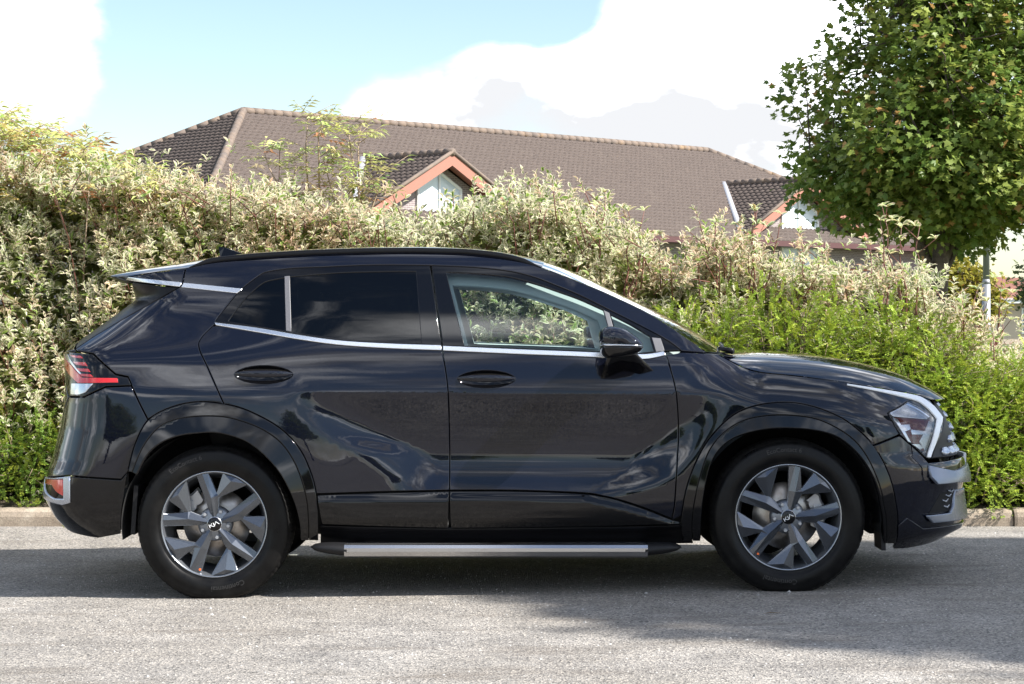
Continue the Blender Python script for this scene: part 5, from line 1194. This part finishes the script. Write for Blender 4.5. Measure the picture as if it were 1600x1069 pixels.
# walls
RW = 7.3; wall = MB(); q = [B(-RW + .0, RW, .05), B(LR + RW, RW, .05), B(LR + RW, -RW, .05), B(-RW, -RW, .05)]; q2 = [(a, b, ZE + .1) for a, b, _ in q]
wall.add([rel(p) for p in q + q2], [(0, 1, 5, 4), (1, 2, 6, 5), (2, 3, 7, 6), (3, 0, 4, 7)]); wall_o = wall.build('wall', brick, bld)
def slab(pts, th, dirv):
    p = [np.array(rel(v)) for v in pts]; d_ = np.array(dirv) * th; k_ = len(p); V = p + [v + d_ for v in p]; return V, [tuple(range(k_))[::-1], tuple(range(k_, 2 * k_))] + [(i, (i + 1) % k_, (i + 1) % k_ + k_, i + k_) for i in range(k_)]
for zz in (3.05, 3.28):
    m_ = MB(); m_.add(*slab([B(-RW, RW, zz), B(LR + RW, RW, zz), B(LR + RW, RW, zz + .09), B(-RW, RW, zz + .09)], .02, n3d)); m_.build('brick_band', redbrick, wall_o)
m_ = MB(); m_.add(*slab([B(-RE, RE - .02, ZE - .22), B(LR + RE, RE - .02, ZE - .22), B(LR + RE, RE - .02, ZE), B(-RE, RE - .02, ZE)], .03, n3d)); m_.add(*slab([B(-RE, RE - .02, ZE - .20), B(LR + RE, RE - .02, ZE - .20), B(LR + RE, RW, ZE - .20), B(-RE, RW, ZE - .20)], .02, (0, 0, -1))); m_.build('fascia', gutter_m, bld)
for a in np.arange(2.5, LR, 3.6):
    f = MB(); f.add(*slab([B(a - .65, RW, 1.2), B(a + .65, RW, 1.2), B(a + .65, RW, 2.6), B(a - .65, RW, 2.6)], .04, n3d)); w_ = f.build('window', whitef, bld); g = MB()
    for qx in (-.58, .04): g.add(*slab([B(a + qx, RW + .04, 1.27), B(a + qx + .54, RW + .04, 1.27), B(a + qx + .54, RW + .04, 2.53), B(a + qx, RW + .04, 2.53)], .006, n3d))
    g.build('pane', darkp, w_)
# gables
def gable(s_, wide, pan):
    ac = s_ * LR; ZA = 1.3 + 2.89 * K; RG = 8.0; tp = .543; hw = 4.4; zlo = ZA - hw * tp; slg = math.hypot(hw, hw * tp); g = empty('gable', B(ac, RW, ZE), bld); g.location = rel(B(ac, RW, ZE)); go = np.array(B(ac, RW, ZE))
    def rl(p): return tuple(np.array(p) - go)
    class _: pass
    for sgn in (-1, 1):
        bdg = unit(np.array([-sgn * tv[0] * hw, -sgn * tv[1] * hw, hw * tp])); upg = np.cross(n3d, bdg); upg = upg if upg[2] > 0 else -upg
        rmeet = lambda b: (ZR - (zlo + b * hw * tp / slg)) / PIT - .1
        V = []; Fc = []; org = np.array(B(ac + sgn * hw, 0, zlo)); gauge = .30; nb = int(slg / gauge)
        for k_ in range(nb + 1):
            b0, b1 = k_ * gauge, min((k_ + 1) * gauge + .03, slg); lo = min(rmeet(b0), rmeet(b1), RG - .2); n = max(3, int((RG - lo) / .05) + 1); gg = np.linspace(lo, RG, n); base = len(V)
            for bb, lift, fl_ in ((b0, .06, 1), (b1, .015, 1), (b0, -.02, 0)):
                aa = np.clip(gg, min(rmeet(bb), RG - .05), RG); w = .04 * np.cos(2 * math.pi * gg / .30) * fl_; V += list(org[None] + np.outer(aa, n3d) + np.outer(np.full(n, bb), bdg) + np.outer(w + lift, upg) - go)
            for i in range(n - 1): Fc.append((base + i, base + i + 1, base + n + i + 1, base + n + i)); Fc.append((base + 2 * n + i, base + 2 * n + i + 1, base + i + 1, base + i))
        o = link('roof_tiles', py_mesh('roof_tiles', V, Fc, tile_m, True), g); o['kind'] = 'stuff'
        # barge board, soffit
        pA = np.array(B(ac, RG, ZA)); pE = np.array(B(ac + sgn * hw, RG, zlo)); dnv = np.array([0, 0, -.42]); V = [pA, pE, pE + dnv, pA + dnv]; V = V + [v + n3d * .05 for v in V]
        MB().add([v - go for v in V], [(0, 1, 2, 3), (7, 6, 5, 4), (0, 4, 5, 1), (1, 5, 6, 2), (2, 6, 7, 3), (3, 7, 4, 0)]).build('barge_board', barge, g)
        V = [pA + n3d * .0 + np.array([0, 0, .02]), pE + np.array([0, 0, .02])]; cap_ = MB(); cap_.tube([v + n3d * .06 + np.array([0, 0, .06]) - go for v in V], .07, 6); cap_.build('verge_tiles', ridge_m, g, True)
        back = -n3d * (RG - RW - .05); V = [pA + dnv * .5, pE + dnv * .5, pE + dnv * .5 + back, pA + dnv * .5 + back]; MB().add([v - go for v in V], [(0, 1, 2, 3)]).build('soffit', barge, g)
    m_ = MB(); p, q_ = np.array(B(ac, 3.46, ZA + .06)), np.array(B(ac, RG + .08, ZA + .06))
    for i in range(11): a = p + (q_ - p) * i / 11; b = p + (q_ - p) * (i + 1.06) / 11; m_.tube([a - go, b - go], [.15, .135], 8)
    m_.build('ridge_tiles', ridge_m, g, True)
    V = [rl(B(ac - hw + .3, RW + .02, ZE - 1)), rl(B(ac + hw - .3, RW + .02, ZE - 1)), rl(B(ac + hw - .3, RW + .02, zlo)), rl(B(ac, RW + .02, ZA - .3)), rl(B(ac - hw + .3, RW + .02, zlo))]
    MB().add(V, [(0, 1, 2, 3, 4)]).build('gable_wall', brick, g)
    x0, x1 = wide; zb = 2.4; tz = lambda q: ZA - .62 - abs(q) * tp
    fr = MB(); edge = [(x0, zb), (x1, zb), (x1, tz(x1))] + ([(0, tz(0))] if x0 < 0 < x1 else []) + [(x0, tz(x0))]
    def pl(pts, off): return [rl(B(ac + a, RW + off, z)) for a, z in pts]
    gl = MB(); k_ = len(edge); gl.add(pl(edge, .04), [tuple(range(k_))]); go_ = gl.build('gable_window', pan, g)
    for i in range(k_):
        a, b = edge[i], edge[(i + 1) % k_]; fr.tube([rl(B(ac + a[0], RW + .06, a[1])), rl(B(ac + b[0], RW + .06, b[1]))], .07, 4)
    fr.tube([rl(B(ac, RW + .06, zb)), rl(B(ac, RW + .06, tz(0)))], .05, 4); fr.build('window_frame', whitef, go_)
    fl_ = MB(); p, q_ = np.array(B(ac - .1, 3.3, ZA + .02)), np.array(B(ac - hw - .1, 7.75, zlo + .12)); fl_.tube([p - go, q_ - go], .16, 6); fl_.build('valley_flashing', lead, g, True)
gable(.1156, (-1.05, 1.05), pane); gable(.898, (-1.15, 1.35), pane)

# far house at the edge of the car park
hm = mat('red_house_tile', (.20, .085, .06), .85); hw_ = mat('cream_render', (.55, .45, .36), .9)
hx, hy = (1640 - 800) / F * 95, 95 - CAMD; ho = tag(empty('far_house', (hx, hy, 0)), 'distant house with low red-brown roof behind the lamp post', 'house')
zr_, ze_ = 1.3 + (493 - 432) * 95 / F, 1.3 + (493 - 466) * 95 / F
m_ = MB(); m_.add([(-3.4, -4, 0), (9, -4, 0), (9, 4, 0), (-3.4, 4, 0), (-3.4, -4, ze_), (9, -4, ze_), (9, 4, ze_), (-3.4, 4, ze_)], [(0, 1, 5, 4), (1, 2, 6, 5), (2, 3, 7, 6), (3, 0, 4, 7)]); m_.build('wall', hw_, ho)
m_ = MB(); m_.add([(-4, -4.6, ze_ - .1), (9.6, -4.6, ze_ - .1), (9.6, 4.6, ze_ - .1), (-4, 4.6, ze_ - .1), (-2.8, 0, zr_), (8, 0, zr_ - .5)], [(0, 1, 5, 4), (1, 2, 5), (2, 3, 4, 5), (3, 0, 4), (3, 2, 1, 0)]); m_.build('roof', hm, ho)
m_ = MB(); m_.box((-.2, -4.5, ze_ - .15), (4.2, .06, .10)); m_.build('gutter', whitef, ho)
for a in (-1.6, 1.2, 4): m_ = MB(); m_.box((a, -4.02, ze_ - 1.0), (.6, .04, .55)); w_ = m_.build('window', whitef, ho); m_ = MB(); m_.box((a, -4.07, ze_ - 1.0), (.52, .02, .47)); m_.build('pane', darkp, w_)
# lamp post
galv = mat('galvanised_steel', (.27, .28, .30), .5, .4)
lp = tag(empty('lamp_post', ((1541 - 800) / F * 26, 26 - CAMD, .08)), 'grey galvanised lamp post rising behind the shrubs under the maple', 'lamp post')
m_ = MB(); m_.tube([(0, 0, 0), (0, 0, 1.6)], .052, 16); m_.tube([(0, 0, 1.6), (0, 0, 1.66)], [.052, .04], 16); m_.tube([(0, 0, 1.66), (0, 0, 6)], [.040, .032], 16); m_.build('post', galv, lp, True)
m_ = MB(); m_.tube([(0, 0, 5.95), (0, -.3, 6.1), (0, -.75, 6.15)], .03, 8); m_.box((0, -.95, 6.16), (.12, .3, .05)); m_.build('lantern', galv, lp)
# trees farther off
maple('yellowing_tree', ((1492 - 800) / F * 34, 34 - CAMD, .08), 0.0, 'small yellowing tree beyond the shrubs beside the maple trunk', None, 9, 420, .75, .7, .75, 1.45, 12, .085, ((.20, .21, .03), (.42, .34, .05), (.40, .22, .05)), .05)
maple('far_tree', ((1672 - 800) / F * 48, 48 - CAMD, .08), 0.0, 'dull green tree standing in front of the distant house', None, 12, 420, 1.25, 1.2, 1.3, 1.9, 12, .12, ((.08, .11, .04), (.17, .19, .08), (.2, .15, .07)), .08)
